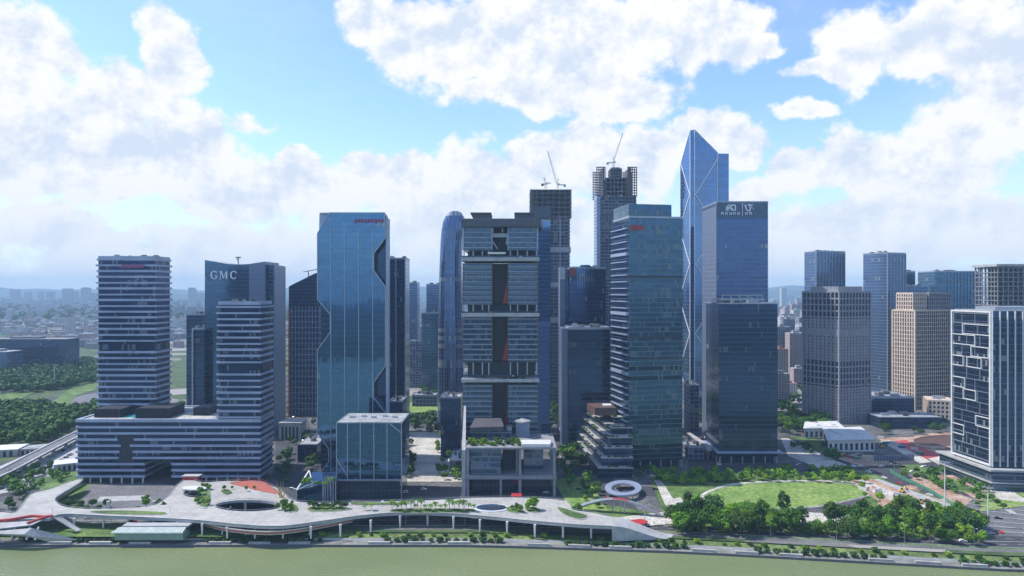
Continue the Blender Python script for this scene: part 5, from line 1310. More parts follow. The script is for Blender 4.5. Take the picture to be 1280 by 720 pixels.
# arched footbridge at the right end
t = thing('arched_footbridge', 'low silver arched footbridge with a red top patch at the right end of the deck', 'footbridge', (*gp(770, 650), 0))
m_ = MB(); n = 22; P = []
for i in range(n + 1):
    f = i / n; px = 722 + 108 * f; zz = .6 + 9.5 * math.sin(math.pi * (0.08 + f * .92)) ; bx = wx(px, 462 - 10 * f); P.append((bx, 462 - 14 * f, zz))
for a, b in zip(P, P[1:]):
    m_.face([(a[0], a[1], a[2]), (b[0], b[1], b[2]), (b[0], b[1] + 5, b[2]), (a[0], a[1] + 5, a[2])]); m_.face([(a[0], a[1] + .8, a[2] - 1.3), (b[0], b[1] + .8, b[2] - 1.3), (b[0], b[1], b[2]), (a[0], a[1], a[2])]); m_.face([(a[0], a[1] + .8, a[2] - 1.3), (a[0], a[1] + 4.5, a[2] - 1.3), (b[0], b[1] + 4.5, b[2] - 1.3), (b[0], b[1] + .8, b[2] - 1.3)])
    m_.face([(a[0], a[1] + 4.5, a[2] - 1.3), (a[0], a[1] + 5, a[2]), (b[0], b[1] + 5, b[2]), (b[0], b[1] + 4.5, b[2] - 1.3)])
m_.build('arched_deck', M['alu'], t)
m_ = MB(); i = 11
for q in range(9, 13): a, b = P[q], P[q + 1]; m_.face([(a[0], a[1] + 1, a[2] + .06), (b[0], b[1] + 1, b[2] + .06), (b[0], b[1] + 4.5, b[2] + .06), (a[0], a[1] + 4.5, a[2] + .06)])
m_.build('red_surface', M['red'], t)
m_ = MB()
for q in (9, 11, 12): a = P[q]; m_.bar((a[0], a[1] + 2.5, 0), (a[0], a[1] + 2.5, a[2] - 1.3), .9)
m_.build('piers', M['alu'], t)
# oval ring canopy of the underground entrance behind it
t = thing('ring_canopy', 'pale blue oval ring canopy round a dark sunken entrance left of the park', 'canopy', (*gp(779, 615), 0))
m_ = MB(); m_.holed([gp(779 + 23 * math.cos(a_ * math.pi / 14), 609.5 + 9.5 * math.sin(a_ * math.pi / 14), 5) for a_ in range(28)], [[gp(779 + 15 * math.cos(a_ * math.pi / 14), 609.8 + 5.6 * math.sin(a_ * math.pi / 14), 5) for a_ in range(28)]], 4.2, 5)
m_.build('ring', M['band'], t)
m_ = MB()
for a_ in range(0, 28, 4): x, y = gp(779 + 19 * math.cos(a_ * math.pi / 14), 609.5 + 7.5 * math.sin(a_ * math.pi / 14), 5); m_.bar((x, y, 0), (x, y, 4.2), .5)
m_.build('posts', M['alu'], t)
m_ = MB(); m_.bar((*gp(768, 611, 4), 4), (*gp(777, 618, 1), .5), 1.4); m_.build('escalator', M['alu'], t)
t = thing('red_awning', 'flat red awning on the ground between the arched footbridge and the ramp', 'awning', (*gp(797, 655), 0))
m_ = MB(); m_.prism([gp(x, y, 2.5) for x, y in smoothpoly([(784, 652), (800, 649), (810, 652), (802, 656), (788, 655)], 3)], 2.3, 2.7); m_.build('canopy', M['red'], t)
m_ = MB()
for px in (788, 803): x, y = gp(px, 657, 0); m_.bar((x, y, 0), (x, y, 2.3), .3)
m_.build('posts', M['alu'], t)

# white exhibition pavilions on the right
def whitehall(label, pts, h, seed):
    t = thing('white_pavilion', label, 'pavilion', centre(pts))
    m_ = MB(); m_.prism(grow(pts, -1.5), 0, h - .8); m_.build('walls', M['white'], t)
    m_ = MB(); m_.prism(pts, h - .8, h); m_.prism(grow(pts, -4), h, h + .5); m_.build('roof', M['white'], t)
    m_ = MB()
    for i in (0, 3):
        a, b = Vector(grow(pts, -1.4)[i]), Vector(grow(pts, -1.4)[(i + 1) % 4]); k = max(3, int((b - a).length / 5)); th = math.atan2(b.y - a.y, b.x - a.x)
        for j in range(k): p = a.lerp(b, (j + .5) / k); m_.box((p.x, p.y, h * .42), (2.2, .5, h * .5), th)
    m_.build('window', M['winglass'], t)
    m_ = MB()
    for f in (.3, .7): a, b = lerp2(pts, f, .3), lerp2(pts, f, .7); m_.box(((a.x + b.x) / 2, (a.y + b.y) / 2, h + .9), (5, (b - a).length, .8), ang(pts))
    m_.build('roof_lights', M['white'], t)
whitehall('white flat roofed exhibition pavilion, the nearer and larger of the pair', [gp(1034, 566, 0), gp(1096, 565, 0), gp(1076, 548, 0), gp(1028, 550, 0)], 12, 1)
whitehall('white flat roofed exhibition pavilion set back behind the larger one', [gp(1004, 549, 0), gp(1056, 548, 0), gp(1046, 539, 0), gp(1006, 540, 0)], 11, 2)
t = thing('site_fence', 'long grey green metal hoarding along the building site by the diagonal road', 'hoarding', (*gp(1115, 578), 0))
m_ = MB(); a, b = Vector(gp(1092, 577)), Vector(gp(1142, 575)); m_.box(((a.x + b.x) / 2, (a.y + b.y) / 2, 2.6), ((b - a).length, .4, 5.2), math.atan2(b.y - a.y, b.x - a.x)); m_.build('panels', M['g_greyside'], t)
m_ = MB(); k = 14
for j in range(k + 1): p = a.lerp(b, j / k); m_.box((p.x, p.y - .4, 2.7), (.4, .4, 5.4), 0)
m_.build('posts', M['alu'], t)
t = thing('debris_net_fence', 'green netting fence running down beside the torn up ground', 'fence', (*gp(1150, 610), 0))
m_ = MB(); L_ = [gp(x, y) for x, y in [(1112, 590), (1130, 600), (1160, 614), (1184, 628), (1196, 637)]]
for a, b in zip(L_, L_[1:]):
    a, b = Vector(a), Vector(b); m_.box(((a.x + b.x) / 2, (a.y + b.y) / 2, 1.3), ((b - a).length, .25, 2.6), math.atan2(b.y - a.y, b.x - a.x))
m_.build('netting', M['greennet'], t)
t = thing('round_pit', 'dark oval excavation pit with a pale rim left of the white framed tower', 'excavation pit', (*gp(1180, 553), 0))
m_ = MB(); m_.holed([gp(1180 + 44 * math.cos(a_ * math.pi / 14), 552.5 + 10 * math.sin(a_ * math.pi / 14)) for a_ in range(28)], [[gp(1180 + 38 * math.cos(a_ * math.pi / 14), 552.5 + 7 * math.sin(a_ * math.pi / 14)) for a_ in range(28)]], .4, 1.4); m_.build('rim', M['earth'], t)
m_ = MB(); m_.prism([gp(1180 + 38 * math.cos(a_ * math.pi / 14), 552.5 + 7 * math.sin(a_ * math.pi / 14)) for a_ in range(28)], .3, .5); m_.build('pit_floor', M['brown'], t)

# planted beds let into the deck
def bed(label, P):
    t = thing('planting_bed', label, 'planting bed', (*D(sum(p[0] for p in P) / len(P), sum(p[1] for p in P) / len(P)), ZDK))
    Q_ = [D(*p) for p in smoothpoly(P, 4)]; m_ = MB(); m_.prism(Q_, ZDK, ZDK + .35); m_.build('kerb', M['offwhite'], t)
    c_ = centre(Q_); m_ = MB(); m_.prism([(c_[0] + (x - c_[0]) * .96, c_[1] + (y - c_[1]) * .88) for x, y in Q_], ZDK + .35, ZDK + .6); m_.build('ground_cover', M['grass'], t)
bed('long green planted bed with the row of palms right of the glass block', [(488, 638), (520, 636), (592, 637), (586, 641), (530, 642), (492, 641)])
bed('green planted bed before the garden pavilion', [(384, 636), (400, 633), (430, 634), (436, 638), (410, 640), (388, 640)])
bed('teardrop shaped green bed around the bright tree below the red canopy', [(656, 636), (668, 634), (676, 640), (664, 641)])
bed('curved green bed between the two oval openings', [(252, 606), (262, 610), (262, 628), (256, 636), (246, 632), (250, 618)])
bed('slim green bed near the left turn of the deck below the podium', [(112, 640), (150, 639), (205, 641), (200, 644), (140, 643)])
bed('crescent green bed beside the oval skylight', [(634, 634), (648, 635), (656, 640), (644, 642), (634, 639)])
bed('long thin green bed along the back edge of the deck before the glass block', [(440, 629), (470, 629), (505, 629), (505, 631), (460, 631.5), (440, 631)])
bed('green bed at the far right of the deck beside the arched footbridge', [(696, 634), (712, 638), (734, 646), (724, 650), (706, 644)])
bed('small round green bed in the middle of the pale deck left of the big oval', [(276, 614), (284, 612), (290, 616), (282, 619)])
bed('rounded green bed right of the big oval opening', [(352, 634), (362, 629), (372, 634), (370, 640), (356, 640)])
# ------------------------------------------------------------------ trees
def crown_mesh(name, seed, rx=4.2, rz=3.6, zc=6.2, clumps=34, leaves=46, size=.62, mat='leaf', flat=False):
    g = np.random.default_rng(seed)
    d = g.normal(size=(clumps, 3)); d /= np.linalg.norm(d, axis=1)[:, None]; rr = g.uniform(.35, 1.0, clumps) ** .6
    C = d * rr[:, None] * np.array([rx * .78, rx * .78, rz * .78]); C[:, 2] = np.abs(C[:, 2]) * np.where(g.random(clumps) < .75, 1, -.6)
    V = []; 
    for c in C:
        cr = g.uniform(.26, .42) * rx
        e = g.normal(size=(leaves, 3)); e /= np.linalg.norm(e, axis=1)[:, None]
        p = c + e * cr * g.uniform(.55, 1.0, leaves)[:, None] * np.array([1, 1, .75])
        nrm = e + g.normal(size=(leaves, 3)) * .45 + np.array([0, 0, .35]); nrm /= np.linalg.norm(nrm, axis=1)[:, None]
        a = np.cross(nrm, g.normal(size=(leaves, 3))); a /= np.linalg.norm(a, axis=1)[:, None]; b = np.cross(nrm, a)
        s = size * g.uniform(.6, 1.3, leaves)[:, None]
        V.append(np.stack([p - a * s * .6, p - b * s * .45, p + a * s * .6, p + b * s * .45], 1))
    V = np.concatenate(V).reshape(-1, 3); V[:, 2] += zc
    n = len(V) // 4; me = bpy.data.meshes.new(name); me.vertices.add(len(V)); me.vertices.foreach_set('co', V.ravel())
    me.loops.add(n * 4); me.loops.foreach_set('vertex_index', np.arange(n * 4)); me.polygons.add(n); me.polygons.foreach_set('loop_start', np.arange(n) * 4); me.polygons.foreach_set('loop_total', np.full(n, 4))
    me.materials.append(M[mat]); me.update(); me.validate(); return me
def make_tree(name, label, seed, rx, rz, zc, mat, clumps=34, leaves=46, size=.62, cat='tree'):
    t = thing(name, label, cat, (0, 0, -500))
    c = bpy.data.objects.new('crown', crown_mesh('crown', seed, rx, rz, zc, clumps, leaves, size, mat)); col.objects.link(c); c.parent = t
    tr = MB(); r = random.Random(seed)
    L0 = (r.uniform(-.15, .15), r.uniform(-.15, .15)); k = Vector((L0[0], L0[1], zc * .62))
    tr.bar((0, 0, -500), (k.x, k.y, -500 + k.z), .34, n=6, w2=.24)
    for q in range(5):
        a = q * 1.26 + r.random(); tr.bar((k.x, k.y, -500 + k.z), (k.x + math.cos(a) * rx * .55, k.y + math.sin(a) * rx * .55, -500 + zc + r.uniform(0, rz * .5)), .2, n=5, w2=.07)
    tr.build('trunk', M['bark'], t); return t
PT = [make_tree('broadleaf_tree', 'tree', 100 + i, rx, rz, zc, m_, cl_) for i, (rx, rz, zc, m_, cl_) in enumerate([(4.6, 4.0, 6.0, 'leaf', 38), (4.0, 4.4, 6.2, 'leaf', 34), (5.2, 3.8, 5.8, 'leafd', 42), (3.6, 3.6, 5.2, 'leafb', 30), (4.4, 3.2, 5.4, 'leafd', 34), (3.0, 5.2, 7.4, 'leafd', 30), (5.8, 3.0, 5.6, 'leaf', 30), (2.6, 3.4, 5.0, 'leafb', 22)])]
BU = [make_tree('garden_shrub', 'shrub', 140 + i, 2.2, 1.3, 1.1, m_, 16, 40, .5, 'shrub') for i, m_ in enumerate(['leaf', 'leafb', 'leafd'])]
def make_palm(seed):
    t = thing('palm_tree', 'palm', 'palm tree', (0, 0, -500)); tr = MB(); tr.bar((0, 0, -500), (.2, 0, -493.5), .32, n=6, w2=.22); tr.build('trunk', M['bark'], t)
    f = MB(); r = random.Random(seed)
    for k in range(16):
        a = k * .39 + r.random() * .3; e = r.uniform(-.2, .9); pts = []
        for q in range(6):
            s = q / 5; pts.append(Vector((.2 + math.cos(a) * s * 3.0, math.sin(a) * s * 3.0, -493.5 + s * 2.2 * e - s * s * 1.8 + .3)))
        for p, q in zip(pts, pts[1:]):
            sd_ = Vector((-math.sin(a), math.cos(a), 0)) * .42
            f.face([p - sd_ + Vector((0, 0, -.25)), q - sd_ + Vector((0, 0, -.25)), q, p]); f.face([p, q, q + sd_ + Vector((0, 0, -.25)), p + sd_ + Vector((0, 0, -.25))])
    f.build('crown', M['leaf'], t); return t
PALM = [make_palm(1), make_palm(2)]
placed = []
def plant(px, py, proto, label, group, sc=1.0, z=0.0, world=False, r=random.Random(77)):
    x, y = (px, py) if world else gp(px, py, z)
    s = sc * r.uniform(.72, 1.25)
    o = dup(proto, (x, y, z), r.uniform(0, 6.28), (s, s, s * r.uniform(.88, 1.15)), label, group); placed.append(o); return o
def inpoly(x, y, P):
    c = False; j = len(P) - 1
    for i in range(len(P)):
        if (P[i][1] > y) != (P[j][1] > y) and x < (P[j][0] - P[i][0]) * (y - P[i][1]) / (P[j][1] - P[i][1]) + P[i][0]: c = not c
        j = i
    return c
def fill(poly_px, n, protos, label, group, sc=1.0, z=0.0, seed=1, mind=4.5, world=False):
    r = random.Random(seed); P = poly_px if world else [gp(x, y, z) for x, y in poly_px]
    xs = [p[0] for p in P]; ys = [p[1] for p in P]; pts = []; tries = 0
    while len(pts) < n and tries < n * 60:
        tries += 1; x, y = r.uniform(min(xs), max(xs)), r.uniform(min(ys), max(ys))
        if inpoly(x, y, P) and all((x - a) ** 2 + (y - b) ** 2 > mind * mind for a, b in pts): pts.append((x, y))
    for x, y in pts: plant(x, y, r.choice(protos), label, group, sc, z, True)
# belt between lawn and river road
G = 'leafy trees in the riverside park belt'
Lb = 'bushy green tree in the belt between the lawn and the river road'
fill([(843, 668), (838, 650), (862, 640), (900, 648), (985, 652), (990, 668), (930, 671)], 46, PT, Lb, G, 1.34, seed=2, mind=5.8)
fill([(985, 668), (985, 656), (1060, 660), (1100, 650), (1160, 648), (1225, 662), (1232, 684), (1130, 678), (1040, 674)], 54, PT, Lb, G, 1.28, seed=3, mind=6)
fill([(1108, 652), (1130, 642), (1190, 645), (1230, 664), (1180, 668)], 18, [PT[0], PT[3], PT[1]], 'bright green tree on the park rise near the right road crossing', 'trees on the right rise of the park', 1.1, seed=4, mind=6)
# row behind the lawn
Gl = 'young trees lining the far side of the lawn'
for k in range(26):
    px = 822 + k * 10.4; plant(px, 604 - 3.5 * math.sin(k / 25 * 3.1) + (k * 7 % 3), PT[(0, 3, 1, 3)[k % 4]], 'young bright green tree in the row behind the lawn', Gl, .72)
fill([(818, 598), (1060, 590), (1075, 598), (900, 602), (850, 612)], 8, [PT[0], PT[2], PT[3]], 'young bright green tree in the row behind the lawn', Gl, .68, seed=5, mind=4.5)
for (px, py) in ((1066, 603), (1078, 612), (1100, 628), (1081, 622)): plant(px, py, PT[3], 'single tree at the right tip of the lawn', 'trees at the right tip of the lawn', .8)
# deck and plaza greenery
for k in range(18): plant(490 + k * 6, 638 + (k % 3), PALM[k % 2], 'palm in the deck row right of the glass block', 'palms in the deck row', .85, ZDK)
for k in range(9): plant(388 + k * 5.5, 636 + (k % 2), PT[4], 'small tree in the planting bed before the garden pavilion', 'small trees before the garden pavilion', .5, ZDK)
plant(456, 638, PALM[0], 'left one of the two lone palms on the pale deck below the glass cube', None, .8, ZDK); plant(464, 638, PALM[1], 'right one of the two lone palms on the pale deck below the glass cube', None, .95, ZDK)
for px, py, s, pp in ((662, 636, .85, PT[3]), (667, 638, 1.0, PT[3]), (659, 639, .6, PT[3])): plant(px, py, pp, 'bright green tree in the teardrop bed below the red canopy', 'trees in the teardrop deck bed', s, ZDK)
for px, py in ((640, 638), (646, 640), (651, 641)): plant(px, py, PT[1], 'small tree beside the oval skylight of the deck', 'small trees beside the deck skylight', .48, ZDK)
fill([(703, 650), (706, 637), (722, 640), (728, 652)], 8, [PT[1], PT[3]], 'green tree at the foot of the arched footbridge', 'trees at the foot of the arched footbridge', .7, seed=8, mind=4)
fill([(244, 634), (240, 622), (252, 606), (262, 612), (262, 634)], 9, [PT[0], PT[3]], 'small green tree in the strip bed between the two oval openings', 'trees between the oval deck openings', .48, ZDK, seed=9, mind=2.6)
fill([(345, 640), (350, 630), (368, 632), (374, 640)], 9, [PT[0], PT[3]], 'small green tree in the bed right of the big oval opening', 'trees right of the big oval opening', .48, ZDK, seed=10, mind=2.6)
fill([(172, 640), (180, 630), (212, 632), (222, 640)], 7, [PT[0], PT[1]], 'tree in the forecourt bed at the left of the deck', 'trees in the left forecourt bed', .62, 4, seed=11, mind=4)
fill([(75, 640), (82, 632), (140, 634), (150, 641)], 9, [PT[2], PT[4]], 'dark leafy tree in the sunken forecourt at the left', 'trees in the sunken left forecourt', .62, seed=12, mind=5)
for k in range(5): plant(262 + k * 14 + (k % 2) * 4, 612 + (k % 2) * 2, PT[1], 'little tree on the pale deck near the terracotta court', 'little trees near the terracotta court', .36, ZDK)
fill([(376, 606), (376, 600), (415, 600), (418, 607)], 9, [BU[0], BU[1]], 'bushy plant on the roof of the garden pavilion', 'plants on the garden pavilion roof', 1.2, 13.4, seed=13, mind=2.6)
def fillz(x0, x1, y0, y1, z, n, protos, label, group, sc, seed):
    fill([(x0, y0), (x1, y0), (x1, y1), (x0, y1)], n, protos, label, group, sc, z, seed, 2.4, True)
fillz(wx(586, 500), wx(612, 500), 500, 514, zr, 10, [BU[0], BU[1]], 'green shrub on the left part of the waterfront hall roof', 'shrubs on the waterfront hall roof', 1.3, 14)
fillz(wx(614, 500), wx(650, 500), 500, 516, zr, 14, [BU[2], BU[0]], 'green shrub on the left part of the waterfront hall roof', 'shrubs on the waterfront hall roof', 1.1, 15)
for py, seed in ((397, 16), (329, 18), (473, 17)):
    fillz(XH(604), XH(656), YHt - 3.4, YHt + 3, ZH(py) + .05 + (0 if py == 473 else wz(391 if py == 397 else 322, YHt) - wz(py, YHt)), 9, [BU[2]], 'shrub growing on a sky terrace of the stacked tower', 'shrubs on the sky terraces', .8, seed)
fill([(505, 600), (505, 560), (516, 560), (516, 600)], 8, [PT[2], PT[4]], 'dark tree beside the right wall of the glass cube', 'trees beside the glass cube', .8, seed=19, mind=5)
fill([(546, 600), (546, 548), (558, 545), (560, 600)], 12, [PT[0], PT[3]], 'tree in the line down the middle of the central plaza', 'trees down the central plaza', .7, seed=20, mind=4.5)
fill([(551, 548), (576, 548), (576, 536), (551, 536)], 8, [PT[0]], 'tree beneath the rounded tower at the top of the plaza', 'trees beneath the rounded tower', .8, seed=21, mind=5)
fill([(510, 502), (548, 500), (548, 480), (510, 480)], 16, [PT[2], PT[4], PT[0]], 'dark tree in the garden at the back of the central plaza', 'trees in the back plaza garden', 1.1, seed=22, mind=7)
fill([(668, 560), (672, 498), (700, 496), (712, 540)], 10, [PT[0], PT[4]], 'tree between the stacked tower and the black glass block', 'trees behind the waterfront hall', .9, seed=23, mind=7)
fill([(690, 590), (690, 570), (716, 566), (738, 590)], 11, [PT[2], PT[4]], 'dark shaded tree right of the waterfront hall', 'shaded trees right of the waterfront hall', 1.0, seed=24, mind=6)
fill([(722, 622), (724, 606), (742, 602), (756, 628), (752, 640)], 9, [PT[2], PT[3]], 'tree on the grass wedge left of the ring canopy', 'trees on the grass wedge', .75, seed=25, mind=5)
fill([(794, 598), (796, 590), (850, 588), (850, 597)], 6, [PT[2]], 'dark tree at the shaded foot of the teal tower', 'trees at the foot of the teal tower', .6, seed=26, mind=5)
fill([(972, 545), (974, 520), (1030, 522), (1040, 536), (1000, 545)], 34, [PT[0], PT[2]], 'dense green tree in the grove left of the stone grid tower', 'trees in the grove by the stone grid tower', 1.25, seed=27, mind=7.5)
fill([(1098, 545), (1100, 530), (1180, 530), (1185, 545)], 16, [PT[2], PT[4]], 'dark tree in the shaded row before the low dark block', 'trees before the low dark block', 1.0, seed=28, mind=8)
fill([(1120, 600), (1130, 592), (1165, 590), (1175, 602)], 8, [PT[4], PT[0]], 'small tree in the verge between the hoarding and the mast', 'trees in the right verge', .6, seed=29, mind=6)
fill([(1205, 634), (1220, 622), (1262, 624), (1258, 638)], 7, [PT[4], PT[0]], 'low tree on the traffic island at the right', 'trees on the right traffic island', .5, seed=30, mind=5)
fill([(10, 600), (60, 582), (70, 590), (20, 612)], 9, [PT[4]], 'tree in the strip between the car lanes at the far left', 'trees between the left car lanes', .8, seed=33, mind=7)
fill([(-20, 640), (0, 622), (50, 625), (60, 640)], 8, [PT[4], PT[2]], 'tree behind the folded ramp at the left edge', 'trees behind the folded ramp', .7, seed=34, mind=5)
fill([(216, 520), (218, 500), (250, 500), (252, 520)], 8, [PT[0], PT[4]], 'tree behind the podium in the gap beside the narrow glass block', 'trees in the gap behind the podium', 1.2, seed=35, mind=9)
fill([(343, 520), (345, 500), (392, 500), (395, 545), (370, 545)], 7, [PT[2]], 'dark tree in the shaded street behind the right banded tower', 'trees in the shaded left street', .9, seed=36, mind=8)
# shrubs on the bank
for k in range(90):
    x = -330 + k * 7.6; lab = 'low clipped green shrub in the row along the grassy river bank'
    if k % 5 == 4: continue
    plant(x, shore(x) + 10.5 + (k % 3) * .5, BU[k % 3], lab, 'bank shrubs', .8 + .3 * ((k * 13) % 5) / 5, -1.2, True)
for k in range(130):
    x = -330 + k * 5.2
    if (k // 7) % 3: plant(x, shore(x) + 5, BU[2], 'dark shrub in the planted stretches of the lower riverside path', 'lower path shrubs', 1.25, -2.6, True)
for p in PT + BU + PALM:
    for ch in list(p.children): bpy.data.objects.remove(ch)
    bpy.data.objects.remove(p)
# distant wood masses: nobody could count them
def wood(name, label, poly, n, sc, seed, mat='leafd'):
    g = np.random.default_rng(seed); P = [gp(*p) for p in poly]; xs = [p[0] for p in P]; ys = [p[1] for p in P]
    base = []
    while len(base) < n:
        x, y = g.uniform(min(xs), max(xs)), g.uniform(min(ys), max(ys))
        if inpoly(x, y, P): base.append((x, y))
    base = np.array(base); K = 60
    e = g.normal(size=(n, K, 3)); e /= np.linalg.norm(e, axis=2)[..., None]
    s = g.uniform(.7, 1.3, n)[:, None, None] * sc
    p = e * np.array([5.5, 5.5, 4.5]) * s * g.uniform(.6, 1, (n, K, 1)); p[..., 2] += 7 * s[..., 0]; p[..., 0] += base[:, None, 0]; p[..., 1] += base[:, None, 1]; p[..., 2] = np.maximum(p[..., 2], .5)
    nr = e + g.normal(size=e.shape) * .4 + np.array([0, 0, .3]); nr /= np.linalg.norm(nr, axis=2)[..., None]
    a = np.cross(nr, g.normal(size=e.shape)); a /= np.linalg.norm(a, axis=2)[..., None]; b = np.cross(nr, a); q = 1.7 * s
    V = np.stack([p - a * q, p - b * q * .8, p + a * q, p + b * q * .8], 2).reshape(-1, 3); m = len(V) // 4
    me = bpy.data.meshes.new(name); me.vertices.add(len(V)); me.vertices.foreach_set('co', V.ravel()); me.loops.add(m * 4); me.loops.foreach_set('vertex_index', np.arange(m * 4)); me.polygons.add(m)
    me.polygons.foreach_set('loop_start', np.arange(m) * 4); me.polygons.foreach_set('loop_total', np.full(m, 4)); me.materials.append(M[mat]); me.update(); me.validate()
    o = bpy.data.objects.new(name, me); col.objects.link(o); return tag(o, label, 'wood', kind='stuff')
wood('wood', 'dark green wood covering the land at the far left beyond the open lot', [(-60, 495), (-60, 462), (20, 462), (80, 452), (125, 452), (125, 478), (60, 490)], 900, 1.0, 5)
wood('wood', 'dark green wood beside the open lot and car lanes at the far left', [(-60, 560), (-60, 512), (60, 508), (80, 518), (125, 508), (125, 520), (60, 552), (0, 562)], 620, .95, 15, 'leaf')
wood('street_trees', 'shaded street trees filling the gap behind and right of the waterfront hall', [(676, 600), (672, 505), (700, 500), (722, 530), (752, 590), (745, 615)], 46, .75, 31, 'leaf')
wood('street_trees', 'street trees along the lane right of the central plaza', [(556, 600), (556, 540), (576, 540), (578, 600)], 22, .6, 32, 'leaf')
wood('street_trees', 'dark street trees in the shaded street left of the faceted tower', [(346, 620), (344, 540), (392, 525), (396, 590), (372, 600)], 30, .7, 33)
wood('street_trees', 'mixed low trees on the forecourt lawn at the left of the podium', [(98, 600), (60, 612), (10, 625), (-20, 612), (40, 590), (98, 585)], 34, .55, 34, 'leaf')
wood('street_trees', 'thick young planting behind the lawn', [(816, 600), (816, 592), (1060, 588), (1072, 600), (960, 600), (860, 608)], 90, .5, 35, 'leafb')
wood('street_trees', 'rows of trees filling the back half of the central plaza gap', [(505, 545), (505, 520), (578, 520), (578, 545)], 46, .75, 41)
wood('street_trees', 'trees along both kerbs of the lane right of the central plaza', [(503, 604), (504, 556), (515, 556), (516, 604)], 16, .7, 42)
wood('street_trees', 'trees round the car park and pavilions beyond the diagonal road', [(985, 560), (1000, 545), (1060, 570), (1040, 578)], 14, .6, 43)
wood('street_trees', 'trees in the squares behind the teal and navy towers', [(640, 530), (640, 500), (1000, 490), (1000, 520), (880, 530)], 160, .9, 44)
wood('park_undergrowth', 'low bushes and saplings growing between the trees of the park belt', [(843, 668), (838, 652), (900, 648), (985, 652), (1060, 660), (1100, 650), (1160, 648), (1225, 664), (1228, 680), (1130, 676), (990, 668)], 150, .34, 51, 'leaf')
wood('street_trees', 'low garden trees at the verge below the white framed tower', [(1150, 604), (1150, 590), (1185, 592), (1240, 615), (1232, 630)], 26, .5, 36, 'leaf')
wood('wood', 'hazy blue belt of distant woodland below the hills at the left', [(-200, 402), (-200, 376), (500, 376), (500, 402)], 3600, 2.6, 6)
wood('wood', 'hazy distant trees at the right behind the stone towers', [(960, 500), (960, 400), (1300, 400), (1300, 500)], 700, 1.3, 7)
wood('wood', 'dark wood behind the small towers in the central gap', [(500, 480), (500, 430), (700, 430), (700, 480)], 260, 1.0, 8)

# ------------------------------------------------------------------ far city
M['fac1'] = curtain('far_pale_facade', (.10, .13, .18), (.52, .50, .50), 3.3, 3.6, .5, .45, metal=.3, var=.4, fmetal=0, rough=.5)
M['fac2'] = curtain('far_pink_facade', (.10, .12, .16), (.42, .32, .30), 3.3, 3.6, .5, .45, metal=.3, var=.4, fmetal=0, rough=.5)
M['fac3'] = curtain('far_grey_facade', (.08, .11, .17), (.26, .27, .30), 3.6, 3.2, .35, .4, metal=.4, var=.4, fmetal=0, rough=.5)
M['rred'] = plain('red_tile_roof', (.33, .14, .10), .8)
cnt = 0
def farblock(px, Y, w_, d_, h, mat, rmat, label, group, name='apartment_block', cat='building'):
    x = wx(px, Y); m_ = MB(); m_.prism([(x - w_ / 2, Y), (x + w_ / 2, Y), (x + w_ / 2, Y + d_), (x - w_ / 2, Y + d_)], 0, h, capmi=1)
    m_.prism([(x - w_ * .2, Y + d_ * .3), (x + w_ * .15, Y + d_ * .3), (x + w_ * .15, Y + d_ * .7), (x - w_ * .2, Y + d_ * .7)], h, h + min(4, h * .15), mi=1)
    return tag(m_.build(name, [M[mat], M[rmat]]), label, cat, group)
r = random.Random(50)
for k in range(185):
    Y = 1750 + 2200 * (k / 185) ** 1.2; px = r.uniform(-20, 245)
    farblock(px, Y, r.uniform(14, 40), r.uniform(10, 20), r.uniform(10, 26), r.choice(['fac1', 'fac2', 'fac3']), r.choice(['rred', 'roofl', 'roofl', 'white']), 'small hazy block in the low town spread beyond the left wood', 'blocks of the far left town')
for k in range(70):
    Y = 1100 + 2600 * (k / 70) ** 1.1; px = r.uniform(968, 1010) if k % 2 else r.uniform(968, 1250)
    farblock(px, Y, r.uniform(14, 30), r.uniform(12, 20), r.uniform(35, 105), r.choice(['fac1', 'fac2', 'fac3', 'fac1']), 'roofl', 'hazy apartment block in the far housing at the right', 'blocks of the far right housing')
for k in range(26):
    Y = 1100 + 2200 * (k / 26); px = r.uniform(500, 560) if k % 3 else r.uniform(640, 860)
    farblock(px, Y, r.uniform(16, 30), r.uniform(12, 20), r.uniform(25, 80), r.choice(['fac1', 'fac3', 'fac3']), 'roofl', 'hazy low block in the gaps between the central towers', 'blocks in the central gaps')
for k in range(60):
    Y = r.uniform(5200, 7600); px = r.choice([r.uniform(0, 130), r.uniform(100, 360), r.uniform(960, 1280), r.uniform(1140, 1280)])
    farblock(px, Y, r.uniform(30, 80), 40, r.uniform(60, 185), 'fac1', 'white', 'pale high rise on the hazy horizon', 'high rises on the horizon', 'high_rise', 'tower')
# the town beyond those, too many to count
fm = MB()
for k in range(2600):
    Y = r.uniform(3600, 9000); x = r.uniform(-.80, .80) * Y; w_, d_, h = r.uniform(14, 50), r.uniform(12, 30), r.choice([r.uniform(8, 24), r.uniform(20, 60)])
    fm.bb(x - w_ / 2, x + w_ / 2, Y, Y + d_, 0, h, mi=r.choice([0, 0, 1, 2]))
for k in range(900):
    Y = r.uniform(2000, 3700); x = r.uniform(-.80, .80) * Y; w_, d_, h = r.uniform(14, 40), r.uniform(12, 24), r.uniform(7, 22)
    fm.bb(x - w_ / 2, x + w_ / 2, Y, Y + d_, 0, h, mi=r.choice([0, 1, 1, 2]))
tag(fm.build('distant_town', [M['fac1'], M['fac2'], M['fac3']]), 'endless hazy town spreading to the hills behind everything', 'town', kind='stuff')
t = farblock(28, 1290, 165, 40, 58, 'g_dark', 'conc', 'long dark blue glass slab building beyond the wood at the far left', None, 'long_office_slab', 'office building')
t = farblock(-12, 1220, 60, 40, 40, 'g_far', 'roofl', 'lower grey slab building at the left picture edge before the long one', None, 'office_slab', 'office building')
